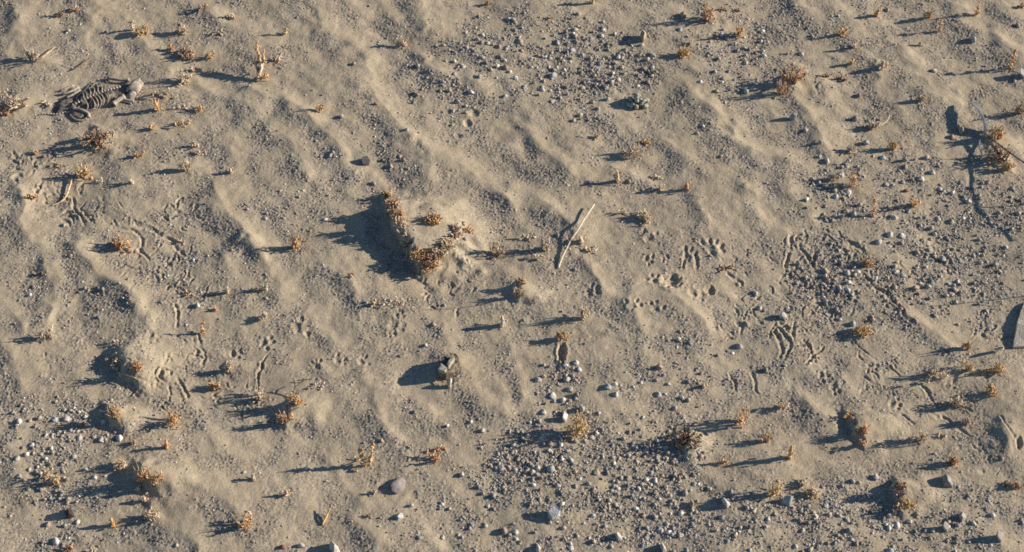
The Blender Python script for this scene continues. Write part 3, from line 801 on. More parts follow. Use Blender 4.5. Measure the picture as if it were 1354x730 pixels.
 (955,613,11,32,'o','v','small orange forked sprig below the wide dark bush'), (1044,606,13,72,'y','k','golden curl standing alone with a long shadow, lower right'),
 (1021,652,17,80,'y','c','golden tuft above a bluish stone at the lower right'), (1074,654,17,30,'t','f','pale wispy tuft right of the bluish stone'),
 (1061,640,12,16,'p','c','pinkish wisp between the golden tuft and the pale wispy tuft'), (897,632,12,12,'t','l','tan bits in the gravel below the wide dark bush'),
 (1189,648,16,46,'b','f','dark twig tuft on the wall of the lower right mound'), (1198,668,22,18,'y','c','yellowish tuft at the foot of the lower right mound'),
 (1258,613,14,30,'r','c','red-brown tuft above the grey angular stone, lower right'), (1344,645,14,18,'r','c','tan-red tuft at the right edge, lower right'),
 (1332,640,10,12,'b','l','dark bits left of the tan-red tuft at the right edge'), (959,355,18,8,'b','l','brown litter patch right of the paw prints'),
 (240,320,8,6,'p','l','few pale bits at the end of the left drag mark'),
]
MG = 'dry plant remains around the sand mound'
MOUND_PLANTS = [
 (513,258,18,30,'o','v','orange spiky tuft at the top tip of the sand mound'), (519,272,18,30,'o','f','orange bush just below the top tip on the mound bank'),
 (525,285,20,28,'o','c','orange clump a third of the way down the mound bank'), (529,297,18,26,'t','f','orange and tan clump halfway down the mound bank'),
 (536,312,17,20,'p','v','pale stalks on the mound bank below the halfway clump'), (543,326,17,20,'b','f','dark brown tangle two thirds down the mound bank'),
 (554,339,22,24,'o','f','brown and orange tangle near the bottom of the mound bank'), (565,355,22,20,'o','f','orange curls at the lowest corner of the sand mound'),
 (572,347,22,20,'o','f','orange twigs just right of the lowest corner of the mound'), (579,336,24,22,'t','f','tan curls along the lower side of the sand mound'), (592,325,24,20,'t','f','tan tangle at the lower right side of the mound'),
 (606,311,20,15,'p','c','pinkish bits at the right end of the mound'), (619,304,15,16,'o','v','orange sprig farthest right on the mound'),
 (602,301,10,12,'r','k','small reddish stub above the right end of the mound'), (573,292,22,26,'o','f','brown orange tuft standing alone on top of the mound'),
 (568,338,18,20,'b','f','dark brown tangle inside the lower corner of the mound'),
]
for q in PLANTS: plant(*q)
for q in MOUND_PLANTS: plant(*q, group=MG)


# the tall branched plant at the upper left
def tall_plant():
    base = at(341, 106); s = mpp(106); rr = random.Random(5)
    root = empty('dead_plant', base, 'tall branched dead plant with a knotted pale stem, upper left', 'dead plant', 'dry plants dotted over the sand')
    def st(pts, r, m='t', nm='stem'):
        mb = MB(); P = [at(u, v, h) for u, v, h in pts]
        n = len(P); mb.tube(P, [r * s * (1.15 - .5 * i / (n - 1)) for i in range(n)], sides=6); mb.build(nm, M[m], root); return P
    a = st([(341,108,-1),(342,100,5),(346,90,12),(344,80,18)], 2.3, 'w')
    b = st([(342,98,5),(338,84,14),(331,75,20)], 1.7, 'p'); c = st([(345,92,10),(349,80,16),(348,72,20)], 1.9, 't')
    d = st([(342,105,1),(350,102,5),(355,99,6)], 1.6, 'o'); e = st([(344,82,16),(341,70,22),(339,58,26)], 1.6, 't')
    lv, lv2 = MB(), MB()
    for P, n in ((a, 16), (b, 12), (c, 16), (d, 14), (e, 26)):
        for _ in range(n):
            i = rr.randrange(len(P) - 1); q = P[i].lerp(P[i + 1], rr.random()) + Vector([rr.gauss(0, 1.6 * s) for _ in range(3)])
            curl(lv if rr.random() < .6 else lv2, q, rr.uniform(3, 6) * s, rr.uniform(.7, 1.4) * s, rr, .4)
    lv.build('dry_leaf_bits', M['o'], root); lv2.build('bleached_bits', M['t'], root)


tall_plant()


# ------------------------------------------------------------------ sticks and blades
def stick(name, label, cat, pts, r, m, sides=7, taper=.6, flat=1.0, side_branches=()):
    py = pts[0][1]; s = mpp(py); mb = MB()
    P = [at(u, v, h) for u, v, h in pts]
    # smooth the path
    Q = []
    for i in range(len(P) - 1):
        p0, p1, p2, p3 = P[max(i - 1, 0)], P[i], P[i + 1], P[min(i + 2, len(P) - 1)]
        for k in range(4):
            t = k / 4; Q.append(.5 * ((2 * p1) + (p2 - p0) * t + (2 * p0 - 5 * p1 + 4 * p2 - p3) * t * t + (3 * p1 - p0 - 3 * p2 + p3) * t ** 3))
    Q.append(P[-1]); n = len(Q)
    mb.tube(Q, [r * s * (1 - (1 - taper) * i / (n - 1)) for i in range(n)], sides=sides, flat=flat)
    for sb in side_branches: mb.tube([at(u, v, h) for u, v, h in sb], r * s * .6, sides=5)
    o = mb.build(name, M[m]); recentre(o)
    return tag(o, label, cat)


stick('straw', 'pale straight straw leaning over the sand right of the mound', 'straw', [(738,355,.6),(743,341,1.8),(749,329,3.2),(755,317,4.8),(764,304,6),(770,294,6.8),(773,289,7.2),(786,270,7)], 1.2, 'w', taper=.9)
stick('twig', 'pale curved twig lying on scratched sand at the left', 'twig', [(95,237,3),(91,250,4),(87,260,3.5),(80,267,2),(68,272,1)], 1.5, 't')
stick('twig', 'straight grey-brown twig rising out of the frame at the right edge', 'twig', [(1309,182,2),(1330,198,14),(1354,215,25),(1391,242,33),(1448,283,35)], 1.35, 'greytwig', taper=.8,
      side_branches=[[(1391,242,33),(1420,240,34),(1452,238,35)]])
stick('twig', 'tan lying twig across the brown and pink clump at the left edge', 'twig', [(54,78,4),(62,71,5),(73,62,4)], 1.0, 't')
stick('twig', 'thin twig lying on the sand above the skeleton', 'twig', [(96,92,2),(108,86,3),(120,76,2.5)], .9, 'b')
stick('twig', 'pale stick lying beside the pinkish tuft at the upper right', 'twig', [(1160,167,3),(1169,163,4),(1174,158,5),(1176,152,5)], 1.3, 'w')
stick('twig', 'pale twig across the dark hollow at the left', 'twig', [(155,493,2),(168,496,3),(183,502,2)], .9, 't')
stick('twig', 'pale short twig left of the orange tuft above the white pebbles', 'twig', [(132,543,3),(138,544,4),(146,543,4)], 1.3, 'w')
stick('twig', 'small dark twig lying on the lower left crest', 'twig', [(165,395,1),(172,400,1.5),(179,406,1)], 1.0, 'wood')
stick('golden_spike', 'golden dry spike leaning on the sand at the lower centre left', 'dry spike', [(426,694,1),(431,684,5),(439,668,10)], 1.7, 'y', taper=.35,
      side_branches=[[(430,690,1),(433,681,4),(435,674,7)]])
stick('twig', 'thin bent dark twig above the pink curled bit near the paw prints', 'twig', [(393,503,3),(403,502,5),(412,501,4)], .8, 'd')
stick('twig', 'dark upright forked twig behind the orange and brown clump', 'twig', [(386,524,1),(390,512,8),(389,503,12)], .9, 'd', side_branches=[[(390,512,8),(398,505,10),(404,502,9)]])
stick('twig', 'hair thin upright stalk beside the tan tuft with the wedge shadow', 'twig', [(686,390,0),(687,384,14),(688,366,38)], .55, 'b')
stick('twig', 'hair thin stalk standing by the slab at the right edge', 'twig', [(1356,392,0),(1358,378,22),(1361,362,46)], .7, 'b')
stick('twig', 'thin white curved stem left of the straw and below a dark tuft', 'twig', [(631,342,1),(641,341,2.5),(651,339,2),(655,344,1)], .8, 'w')
stick('twig', 'thin broken twig in front of the weathered wood chunk', 'twig', [(575,497,1),(577,506,2),(584,513,1)], .9, 't')
stick('twig', 'dark thin side branch standing by the orange sprig left of the mound', 'twig', [(404,320,0),(409,310,7),(410,297,14)], .7, 'b')


def ribbon(name, label, cat, pts, hgt, m):
    """a dry leaf blade standing on edge"""
    s = mpp(pts[0][1]); P = []
    for i in range(len(pts) - 1):
        for k in range(5):
            t = k / 5; P.append(tuple(pts[i][q] + (pts[i + 1][q] - pts[i][q]) * t for q in range(3)))
    P.append(pts[-1]); Q = [at(*p) for p in P]
    for _ in range(3): Q = [Q[0]] + [(Q[i - 1] + Q[i] * 2 + Q[i + 1]) / 4 for i in range(1, len(Q) - 1)] + [Q[-1]]
    n = len(Q); V, F = [], []
    for i, q in enumerate(Q):
        t = (Q[min(i + 1, n - 1)] - Q[max(i - 1, 0)]).normalized(); sd = t.cross(Vector((0, 0, 1))).normalized()
        hh = hgt * s * (.3 + .7 * min(1, 1.5 * i / n)) * (1 if i < n - 4 else .5); th = .75 * s
        dn = Vector(FWD)
        V += [q + sd * th, q - sd * th, q - sd * th * .7 + dn * hh, q + sd * th * .7 + dn * hh]
    for i in range(n - 1):
        for k in range(4): F.append((4 * i + k, 4 * i + (k + 1) % 4, 4 * i + 4 + (k + 1) % 4, 4 * i + 4 + k))
    F += [(3, 2, 1, 0), tuple(4 * (n - 1) + k for k in range(4))]
    mb = MB(); mb.shape(V, F); o = mb.build(name, M[m], smooth=False); recentre(o)
    return tag(o, label, cat)


ribbon('dry_leaf', 'bluish curved dry blade rising from the sand at the upper right', 'dry leaf', [(1278,133,10),(1286,137,13),(1294,144,15),(1301,155,16),(1304,164,13),(1304,172,7),(1302,180,2)], 10, 'blade')
ribbon('dry_leaf', 'short bluish curled blade in the shadow below the curved blade', 'dry leaf', [(1298,181,7),(1295,188,7),(1296,196,6),(1299,205,4)], 5, 'blade')


# ------------------------------------------------------------------ the pale green cushion plant
def cushion():
    base = at(843, 137); s = mpp(137); rr = random.Random(3)
    root = empty('cushion_plant', base, 'pale grey-green cushion plant of small round heads at the top centre', 'cushion plant')
    v, f = ico(2)
    core = MB(); core.shape([base + Vector((p[0] * 9, p[1] * 8, p[2] * 8 + 1)) * s for p in v], f); core.build('plant_core', M['b'], root)
    for k in range(26):
        a, d = rr.random() * 6.283, math.sqrt(rr.random())
        c = base + Vector((14 * d * math.cos(a), 11 * d * math.sin(a), 11 * (1 - d * d * .8) + rr.uniform(-1, 1))) * s
        mb = MB(); r = rr.uniform(2.0, 3.4) * s
        mb.shape([c + Vector(p) * r * (1 + .35 * mnoise.noise(Vector(p) * 2.3 + Vector((k * 3.1, 0, 0)))) for p in v], f)
        mb.build('leaf_rosette', M['g'], root)


cushion()


# ------------------------------------------------------------------ animal skeleton
def skeleton():
    s = mpp(130); rr = random.Random(9); base = at(125, 135)
    root = empty('animal_skeleton', base, 'dried animal skeleton with open rib cage lying on the sand, upper left', 'skeleton')
    def bone(name, pts, r, m='bone', ends=True, par=root, sides=7):
        mb = MB(); P = [at(u, v, h - .9) for u, v, h in pts]; Q = []
        for i in range(len(P) - 1):
            for k in range(4): Q.append(P[i].lerp(P[i + 1], k / 4))
        Q.append(P[-1])
        for _ in range(3): Q = [Q[0]] + [(Q[i - 1] + 2 * Q[i] + Q[i + 1]) / 4 for i in range(1, len(Q) - 1)] + [Q[-1]]
        n = len(Q); rad = [r * s * (1 + (.55 * (abs(2 * i / (n - 1) - 1) ** 4) if ends else -.35 * i / (n - 1))) for i in range(n)]
        mb.tube(Q, rad, sides=sides); return mb.build(name, M[m], par)
    v3, f3 = ico(3)
    def lump(name, u, v, h, ru, rv, rz, m, seed, amp=.25, ang=0.0, fr=1.6):
        c = at(u, v, h); mb = MB(); ca, sa = math.cos(ang), math.sin(ang); k = 1 / .77; pts = []
        for p in v3:
            q = Vector(p); q *= 1 + amp * mnoise.noise(q * fr + Vector((seed, 0, 0))) + amp * .4 * mnoise.noise(q * 4.5 + Vector((0, seed, 0)))
            x, y, z = q.x * ru, q.y * rv * k, q.z * rz
            pts.append(c + Vector((x * ca - y * sa, x * sa + y * ca, z)) * s)
        mb.shape(pts, f3); return mb.build(name, M[m], root)
    # dark dried skin that still fills the body
    lump('dried_hide', 122, 130, 1.5, 31, 13, 4.2, 'hide', 1.0, .3, math.radians(24)); lump('dried_hide', 90, 140, 1, 19, 11, 3.5, 'hide', 4.0, .4, .4)
    lump('dried_hide', 104, 150, 1, 15, 6.5, 3.2, 'hide', 8.0, .3, 0); lump('dried_hide', 160, 119, 1, 15, 7.5, 3.2, 'hide', 12.0, .35, .3)
    # backbone: a row of vertebrae
    sp = MB(); n = 17; vv, ff = ico(2)
    for i in range(n):
        t = i / (n - 1); u = 96 + 62 * t; v = 139 - 24 * t - 2.5 * math.sin(math.pi * t); c = at(u, v, 6.5 + 2.2 * math.sin(math.pi * t))
        sp.shape([c + Vector((p[0] * 1.9, p[1] * 1.5, p[2] * 1.6)) * s for p in vv], ff)
        sp.tube([c, c + Vector((.3, .4, 3.0)) * s], [.9 * s, .4 * s], sides=5)
    sp.build('spine', M['pinkbone'], root)
    for i in range(9):                                              # ribs of the near side
        if i == 1: continue
        t = i / 8 + rr.gauss(0, .012); u = 113 + 34 * t; v = 132.5 - 13 * t
        w = .75 + .3 * math.sin(math.pi * (t * .9 + .1)) + rr.gauss(0, .06); u -= rr.random()
        bone('rib', [(u, v, 7.5), (u + 3.6 * w, v + 5 * w, 9.2), (u + 4.8 * w, v + 10.5 * w, 7.6), (u + 2.6 * w, v + 15.5 * w, 4.0), (u - 1.0, v + 18.5 * w, 1.8)], .85, 'bone', ends=False)
    for i in range(8):                                              # ribs of the far side
        t = i / 7 + rr.gauss(0, .015); u = 110 + 34 * t; v = 131.5 - 12.5 * t; w = .78 + .25 * math.sin(math.pi * t) + rr.gauss(0, .09)
        bone('rib', [(u, v, 7.5), (u + .6, v - 5 * w, 10), (u - .6, v - 10 * w, 8.5), (u - 4.0, v - 14 * w, 4)], .8, 'bone', ends=False)
    # skull: braincase, snout, two eye sockets, jaw
    lump('skull', 179, 115, 4.0, 9.2, 9.8, 6.6, 'pinkbone', 21.0, .34, -.5, 1.5)
    lump('snout', 174, 126, 3.2, 5.2, 6.0, 4.2, 'pinkbone', 25.0, .2, -.3)
    lump('eye_socket', 168, 120, 4.4, 2.4, 1.6, 2.0, 'hide', 27.0, .3)
    bone('jaw_bone', [(176,134,2),(170,131,3),(165,128,3.5),(160,129,3)], 1.6, 'bone')
    bone('jaw_bone', [(174,137,1.5),(167,135,2.5),(161,133,2.5)], 1.2, 'bone')
    # limbs
    bone('limb_bone', [(143,103,4),(152,105,5.5),(162,106,5.5),(171,106,4.5)], 2.0, 'pinkbone')
    bone('limb_bone', [(150,138,3.5),(155,133,5),(164,128,4.5)], 3.3, 'pinkbone')
    bone('limb_bone', [(163,131,3),(169,133,3.5),(177,134,2.5)], 1.9, 'bone')
    bone('limb_bone', [(97,144,5),(104,144,6.5),(112,147,6),(118,151,3.5),(117,155,2)], 2.0, 'pinkbone')
    bone('limb_bone', [(93,152,2),(98,158,2.5),(107,160,2.5),(115,157,2)], 1.4, 'bone')
    bone('limb_bone', [(83,124,3),(92,122,4.5),(104,115,4)], 1.7, 'bone'); bone('limb_bone', [(88,129,3),(97,125,5),(106,119,5)], 1.5, 'bone')
    bone('limb_bone', [(80,120,2),(87,117,3.5),(97,113,3)], 1.2, 'bone')
    tl = MB()
    for i in range(11):
        t = i / 10; c = at(90 - 38 * t, 146 + 7.5 * t + 2 * math.sin(t * 5), 1.6 - .8 * t)
        tl.shape([c + Vector((p[0] * 1.9, p[1] * 1.5, p[2] * 1.3)) * s * (1.05 - .35 * t) for p in vv], ff)
    tl.build('tail_bones', M['bone'], root)


skeleton()


# ------------------------------------------------------------------ wood chunk and slab
def prism(outline, h0, h1, name, m, root, noise_amp=.5, seed=1, tilt=None):
    """a solid piece: outline in photo pixels, bottom and top heights in photo pixels, edges bevelled and faces roughened"""
    s = mpp(outline[0][1]); bm = bmesh.new(); n = len(outline)
    lo = [at(u, v, 0) for u, v in outline]; zc = sum(p.z for p in lo) / n
    b = [bm.verts.new((p.x, p.y, zc + h0 * s)) for p in lo]
    t = [bm.verts.new((p.x, p.y, zc + (tilt[i] if tilt else h1) * s)) for i, p in enumerate(lo)]
    bm.faces.new(b[::-1]); bm.faces.new(t)
    for i in range(n): bm.faces.new((b[i], b[(i + 1) % n], t[(i + 1) % n], t[i]))
    bmesh.ops.recalc_face_normals(bm, faces=bm.faces)
    bmesh.ops.bevel(bm, geom=bm.edges[:], offset=.9 * s, segments=2, affect='EDGES', profile=.6)
    bmesh.ops.triangulate(bm, faces=bm.faces[:]); bmesh.ops.subdivide_edges(bm, edges=bm.edges[:], cuts=3, use_grid_fill=True)
    for v in bm.verts:
        q = v.co / (s * 6); v.co += Vector([mnoise.noise(q + Vector((seed + k * 9, 0, 0))) for k in range(3)]) * noise_amp * s
    o0 = parent_loc(root)
    for v in bm.verts: v.co -= o0
    me = bpy.data.meshes.new(name); bm.to_mesh(me); bm.free(); me.materials.append(M[m])
    o = bpy.data.objects.new(name, me); C.objects.link(o); o.parent = root
    return o


wc = empty('wood_chunk', at(592, 492), 'weathered brown wood chunk with a pale split end and a lit edge painted pale, below the mound', 'wood chunk')
prism([(580,498),(590,503),(599,496),(608,480),(603,474),(596,475),(588,486)], -2, 14, 'wood_body', 'wood', wc, 1.3, 3, tilt=[15,15,12,12,13,16,17])
prism([(580,500),(589,503),(592,497),(584,492)], 13, 20, 'split_end', 'palewood', wc, .8, 5)
prism([(591,494),(594,497),(602,484),(598,481)], 12, 20, 'splinter', 'palewood', wc, .7, 7)  # lit edge of the chunk, painted as a paler piece
prism([(584,488),(590,490),(596,482),(590,479)], 10, 15, 'splinter', 'wood', wc, .9, 8)
sl = empty('stone_slab', at(1352, 440), 'flat tan stone slab cut off by the right edge', 'stone slab')
prism([(1338,462),(1343,430),(1353,402),(1375,396),(1410,402),(1416,440),(1400,458)], -3, 5.5, 'slab_body', 'slab', sl, 1.1, 11)
cp = MB()
c0 = [at(1318,464,1), at(1321,461,9), at(1327,459,15)]
cp.tube(c0, [2.2 * mpp(460), 2.6 * mpp(460), 1.6 * mpp(460)], sides=6, flat=.5); cp.tube([at(1315,462,9), at(1321,461,10), at(1327,461,9)], 1.5 * mpp(460), sides=5)
o = cp.build('bone_chip', M['w']); recentre(o); tag(o, 'white cross shaped chip standing left of the stone slab', 'chip')
cp = MB(); cp.tube([at(594,512,-1), at(594.5,508,5), at(596,501,11)], [3.4 * mpp(505), 3.7 * mpp(505), 2.8 * mpp(505)], sides=6, flat=.7)
o = cp.build('bone_chip', M['w']); recentre(o); tag(o, 'white upright chip just below the wood chunk', 'chip')


# ------------------------------------------------------------------ stones and pebbles
BASES = {}
def stone_mesh(kind, k, sub=3):
    if (kind, k) not in BASES:
        if k >= 10:                                                 # broken, angular stones
            v, f = stone_verts(4, 300 + k * 7, cuts=11, rough=.07); r = np.random.default_rng(k)
            for _ in range(6):
                n = r.standard_normal(3); n /= np.linalg.norm(n); q = v @ n - r.uniform(.3, .55); v -= np.where(q > 0, q, 0)[:, None] * n
            v *= (1 + .02 * r.standard_normal(len(v)))[:, None]; v /= np.abs(v).max(0) * 1.02
        else: v, f = stone_verts(sub, 100 + k * 7, cuts=9 if k % 2 else 5, rough=.14 + .04 * (k % 3))
        me = bpy.data.meshes.new('stone_' + kind); me.from_pydata([tuple(p) for p in v], [], f)
        me.polygons.foreach_set('use_smooth', [True] * len(f)); me.materials.append(M['stone_' + kind]); me.update(); BASES[(kind, k)] = me
    return BASES[(kind, k)]


def stone(px, py, w, hv, kind, label, name='stone', cat='stone', group=None, seed=None, zf=.8, rot=None, sink=.35):
    """w, hv: size in the photo in pixels"""
    r = random.Random(seed if seed is not None else int(px * 5 + py * 3)); s = mpp(py)
    o = bpy.data.objects.new(name, stone_mesh(kind, r.randrange(6) + (10 if name == 'stone' and kind != 'mauve' else 0))); C.objects.link(o)
    rz = .5 * w * s * zf
    o.scale = (.54 * w * s, .54 * hv * s / .95, rz * 1.3)
    o.rotation_euler = (r.gauss(0, .12), r.gauss(0, .12), r.gauss(0, .35) if rot is None else rot)
    p = at(px, py + hv * .2); o.location = (p.x, p.y, p.z + rz * (1 - sink * 1.6) * .9)
    return tag(o, label, cat, group)


for q in [
 (527,637,21,28,'mauve','smooth grey-pink oval stone at the lower centre',.55,-.35), (441,722,15,20,'white','white stone with a long dark shadow at the bottom edge, left of centre',1.3,.2),
 (734,677,17,21,'bluish','pale angular stone with a dark shadow at the bottom centre',.9,-.6), (1251,634,22,18,'grey','big grey angular stone right of the lower right mound',.8,-.5),
 (959,663,11,17,'white','white upright stone below the golden curl, bottom right of centre',1.5,.2), (1041,661,13,13,'bluish','round bluish stone in front of the golden tuft, lower right',1.5,0),
 (484,210,15,15,'dark','dark slate stone on the crest left of centre',.5,.5), (92,677,15,15,'purple','dark purple stone with a dark shadow at the lower left',1.0,0),
 (1048,155,10,11,'bluish','grey-white stone with a pointed shadow, upper right',1.5,0), (903,19,9,10,'tan','round tan stone in the shadow of the orange clump at the top',.9,0),
 (1271,170,10,14,'tan','tan oval stone in the shadow of the bluish curved blade',1.0,0), (1258,180,7,8,'pink','small pinkish stone left of the tan oval stone',.9,0),
 (1272,682,10,14,'grey','upright grey stone with a dark shaded side, lower right corner',1.5,0), (1321,708,11,15,'grey','grey stone with an oblong dark shadow in the bottom right corner',1.7,0),
 (1250,696,12,12,'grey','grey stone below the big grey angular stone',1.1,0), (1352,97,9,14,'bluish','pale bluish stone at the right edge beside the tall orange stalk',1.4,0),
 (1287,52,7,10,'white','pale upright stone on the crest at the top right',1.5,0), (850,48,9,17,'tan','upright tan bark coloured stone in the top gravel',1.7,0),
 (817,75,6,10,'white','cream upright stone in the top gravel',1.5,0), (914,666,7,13,'tan','orange-white upright stone in the lower right gravel',1.2,0),
 (1035,417,11,11,'white','white round stone by the trampled sand, right',1.4,0), (1246,342,9,11,'bluish','pale bluish stone in the right gravel beside a curved groove',.9,0),
 (1158,630,8,9,'white','white pebble left of the lower right mound wall',1.2,0), (528,682,11,12,'bluish','bluish pebble below the grey-pink oval stone',.9,0),
 (137,558,7,7,'white','white pebble below the orange tuft with a pale twig, lower left',1.2,0), (399,721,10,6,'white','white pebble in the shadow of the white stone at the bottom edge',.9,0),
 (373,723,8,7,'red','reddish pebble left of the white stone at the bottom edge',1.0,0), (872,485,9,10,'pink','pinkish pebble with a dark pit beside it, right of the pebble strip',1.2,0),
 (101,184,7,8,'bluish','pale pebble in the shadow of the dark brown bush',.9,0), (987,120,8,9,'white','cream pebble between two shadows at the upper right',1.0,0),
 (1235,93,8,7,'white','lone white pebble on smooth sand at the upper right',1.0,0), (1145,189,9,8,'bluish','bluish white pebble left of the orange-pink tuft',1.2,0),
 (747,551,9,12,'white','white pebble above left of the fluffy golden tuft',1.3,0), (770,540,8,8,'white','round white pebble above the fluffy golden tuft',1.3,0),
 (638,569,6,7,'white','lone pale pebble left of the longest shadow',1.1,0), (876,723,10,14,'white','pale pebble at the bottom edge with a dark shadow',1.6,0),
 (817,708,11,13,'white','round cream pebble near the bottom centre right',1.2,0), (728,619,11,11,'bluish','bluish pebble above the pale angular stone',1.0,0),
 (712,724,7,11,'white','upright white pebble at the bottom edge, centre',1.4,0), (667,701,8,10,'pink','pink pebble left of the bottom centre gravel',1.2,0),
 (611,627,6,9,'white','lone white pebble right of the grey-pink oval stone',1.4,0), (1210,381,10,8,'tan','tan pebble in the right gravel above a thin shadow',1.0,0),
 (1198,252,8,6,'red','red pebble on the right above the orange forked sprig',.8,0), (596,470,5,6,'tan','tiny tan pebble above the wood chunk',1.0,0),
 (262,403,6,8,'white','white pebble on scratched sand at the left',1.1,0), (1012,489,7,8,'grey','grey-green pebble below the crescent drag marks',1.2,0),
 (452,153,6,7,'white','small white pebble on the crest right of the golden sprig',1.1,0), (497,137,6,5,'red','tiny red pebble beside the long crest at the top',.8,0),
 (538,171,5,5,'white','tiny white pebble at the end of the long crest',1.0,0), (1196,211,8,8,'grey','grey pebble below the orange-pink tuft',1.1,0),
 (1093,211,6,10,'white','white elongated pebble near the right gravel',1.0,.2), (1084,188,7,7,'bluish','pale bluish pebble at the end of the upper right crest',1.2,0),
 (1130,157,9,7,'grey','grey pebble left of the pale lying stick',1.1,0), (544,668,7,7,'white','white pebble right of the bluish pebble, lower centre',1.0,0),
]:
    stone(*q[:5], q[5], zf=q[6], rot=q[7], name='stone' if max(q[2], q[3]) > 11 else 'pebble', cat='stone' if max(q[2], q[3]) > 11 else 'pebble')

# pebbles one could pick out of the gravel beds: (bed name, label place, centre, radii, explicit places)
PEB = [
 ('top gravel bed', 'in the gravel bed at the top centre', (700,80,120,55), 40, [(732,99,9),(757,65,8),(659,60,7),(730,133,7),(645,56,6),(688,53,9),(672,24,6),(605,134,8),(669,88,8),(682,102,8),(668,126,7),(782,50,8),(795,46,7),(612,87,6)]),
 ('gravel near the cushion plant', 'near the grey-green cushion plant', (820,95,40,34), 20, [(864,72,8),(847,72,7),(818,104,7),(804,130,7),(899,38,6)]),
 ('upper right gravel', 'in the fine gravel left of the rusty red clump', (980,70,60,50), 12, [(1010,73,8),(948,120,7),(926,107,6),(1060,70,7)]),
 ('pebble strip', 'in the narrow pebble strip above the golden tuft', (735,515,28,42), 26, [(711,501,9),(750,501,10),(754,513,8),(731,521,10),(718,543,8),(727,484,7),(761,478,8),(766,487,7),(745,528,8)]),
 ('centre right pebbles', 'left of the wide dark bush', (850,540,60,40), 10, [(803,510,10),(814,520,7),(870,520,8),(884,507,6),(813,520,6)]),
 ('lower centre gravel', 'in the gravel at the bottom centre', (740,640,90,60), 44, [(663,618,9),(704,623,8),(711,617,8),(788,623,10),(784,681,8),(681,702,9),(624,693,8),(727,585,8),(760,580,9),(782,577,7),(726,595,7),(645,668,6),(585,709,6),(755,724,8),(800,695,7)]),
 ('pebbles in the dark bush', 'caught in the wide dark bush', (895,578,20,12), 8, [(880,592,7),(893,574,6),(901,570,6),(906,578,7),(889,600,6),(911,566,6)]),
 ('gravel below the dark bush', 'in the gravel below the wide dark bush', (862,660,60,60), 40, [(860,625,7),(850,680,7),(866,682,7),(907,650,8),(954,683,8),(918,639,7),(854,710,8)]),
 ('bottom right gravel', 'in the gravel at the bottom right', (1060,695,130,36), 36, [(1175,680,9),(1185,692,10),(1176,727,11),(1176,697,7),(1202,688,8),(1224,700,7),(1234,700,6),(1092,667,8),(1213,678,7),(1122,700,8)]),
 ('right gravel bed', 'in the right gravel bed beside the orange stalk', (1100,262,40,34), 18, [(1122,252,9),(1128,282,8),(1110,283,7),(1112,230,8),(1182,285,8),(1193,240,7)]),
 ('right slope pebbles', 'on the stony slope left of the rising twig', (1230,290,90,60), 30, [(1217,235,9),(1232,227,8),(1281,266,8),(1271,240,7),(1193,310,9),(1176,309,9),(1236,308,7),(1162,318,8),(1172,243,7),(1306,240,7),(1167,207,7)]),
 ('trampled gravel', 'in the trampled gravel on the right', (1170,380,110,50), 30, [(1227,378,9),(1127,427,9),(1092,357,10),(1120,360,8),(1182,351,7),(1194,363,8),(999,386,7),(1004,407,7),(988,427,9),(1110,380,7),(978,456,9),(1233,372,9)]),
 ('left gravel bed', 'in the gravel bed at the left edge', (60,600,44,56), 30, [(88,553,9),(72,553,8),(26,556,8),(61,606,6),(23,604,7),(25,628,7),(42,587,8),(36,600,7),(105,577,8),(134,580,9),(159,578,9),(112,550,6),(125,630,8),(114,620,7),(82,650,8),(90,659,8),(103,689,7),(75,714,10),(63,692,7)]),
]
COLS = [('white', 'white'), ('grey', 'grey'), ('bluish', 'bluish'), ('tan', 'tan'), ('pink', 'pinkish')]
rp = random.Random(77); npeb = 0
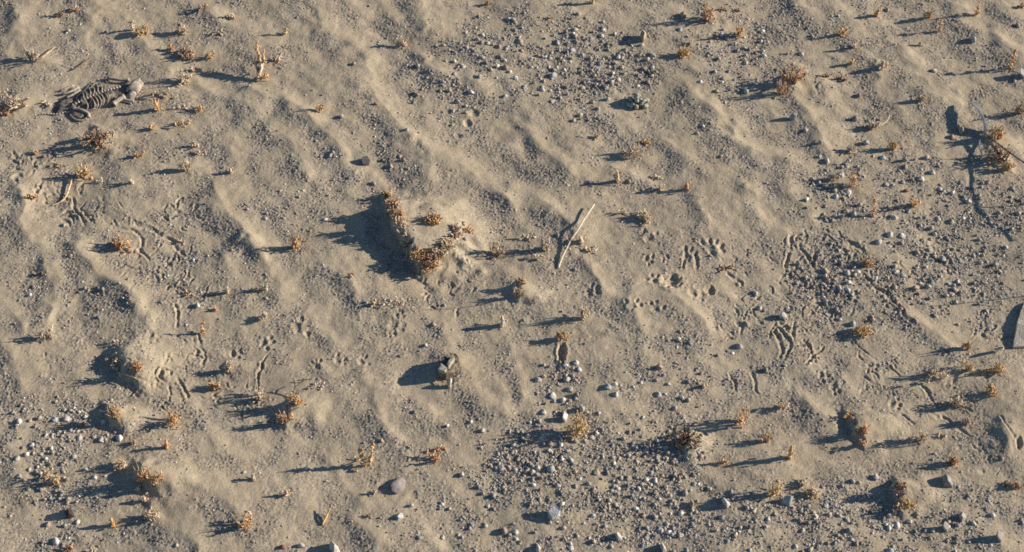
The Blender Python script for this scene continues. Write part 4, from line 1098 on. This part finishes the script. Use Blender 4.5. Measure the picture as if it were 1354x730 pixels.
for bed, place, (cu, cv, ru, rv), n, spots in PEB:
    pts = list(spots)
    while len(pts) < min(n, len(spots) + 14):
        a, d = rp.random() * 6.283, math.sqrt(rp.random()); u, v = cu + ru * d * math.cos(a), cv + rv * d * math.sin(a)
        if 4 < u < 1350 and 4 < v < 726 and all(math.hypot(u - q[0], v - q[1]) > 9 for q in pts): pts.append((u, v, rp.uniform(3.6, 6.8)))
    for i, (u, v, w) in enumerate(pts):
        kind, word = COLS[0 if i < len(spots) and rp.random() < .62 else rp.choice([0, 1, 1, 2, 3, 3, 4])]
        stone(u, v, w, w * rp.uniform(.95, 1.35), kind, f'small {word} pebble {place}', name='pebble', cat='pebble', group=f'{word} pebbles of the {bed}', seed=int(u * 31 + v), zf=rp.uniform(.8, 1.25), sink=.6)
        npeb += 1
print('pebbles', npeb, 'plants', len(PLANTS) + len(MOUND_PLANTS))

# ------------------------------------------------------------------ light, sky, camera
w = bpy.data.worlds.new('World'); SC.world = w; w.use_nodes = True
nt = w.node_tree; bg = nt.nodes['Background']; sky = nt.nodes.new('ShaderNodeTexSky'); sky.sky_type = 'NISHITA'; sky.sun_disc = False
sky.sun_elevation = SUN_EL; az = math.atan2(-SUN_TRAVEL[0], -SUN_TRAVEL[1]); sky.sun_rotation = az
sky.air_density = 1.0; sky.dust_density = .1; sky.ozone_density = 4.5
nt.links.new(sky.outputs[0], bg.inputs[0]); bg.inputs[1].default_value = SKY_STRENGTH
su = bpy.data.lights.new('sun', 'SUN'); su.energy = SUN_STRENGTH; su.angle = math.radians(.5); su.color = (1.0, .905, .78)
so = bpy.data.objects.new('sun', su); C.objects.link(so)
tr = Vector((SUN_TRAVEL[0], SUN_TRAVEL[1], 0)).normalized() * math.cos(SUN_EL) + Vector((0, 0, -math.sin(SUN_EL)))
so.rotation_euler = tr.to_track_quat('-Z', 'Y').to_euler(); so.location = (2, .3, 1.5)
cd = bpy.data.cameras.new('camera'); co = bpy.data.objects.new('camera', cd); C.objects.link(co)
cd.sensor_fit = 'HORIZONTAL'; cd.angle = math.radians(36); cd.clip_start = .01; cd.clip_end = 500
co.location = CAM; co.rotation_euler = (math.radians(90) - PITCH, 0, 0); SC.camera = co
SC.view_settings.view_transform = 'Standard'; SC.view_settings.look = 'None'; SC.view_settings.exposure = EXPOSURE; SC.view_settings.gamma = 1; SC.view_settings.use_curve_mapping = False
SC.cycles.max_bounces = 5; SC.cycles.diffuse_bounces = 3; SC.cycles.use_denoising = False; SC.cycles.filter_width = 1.7
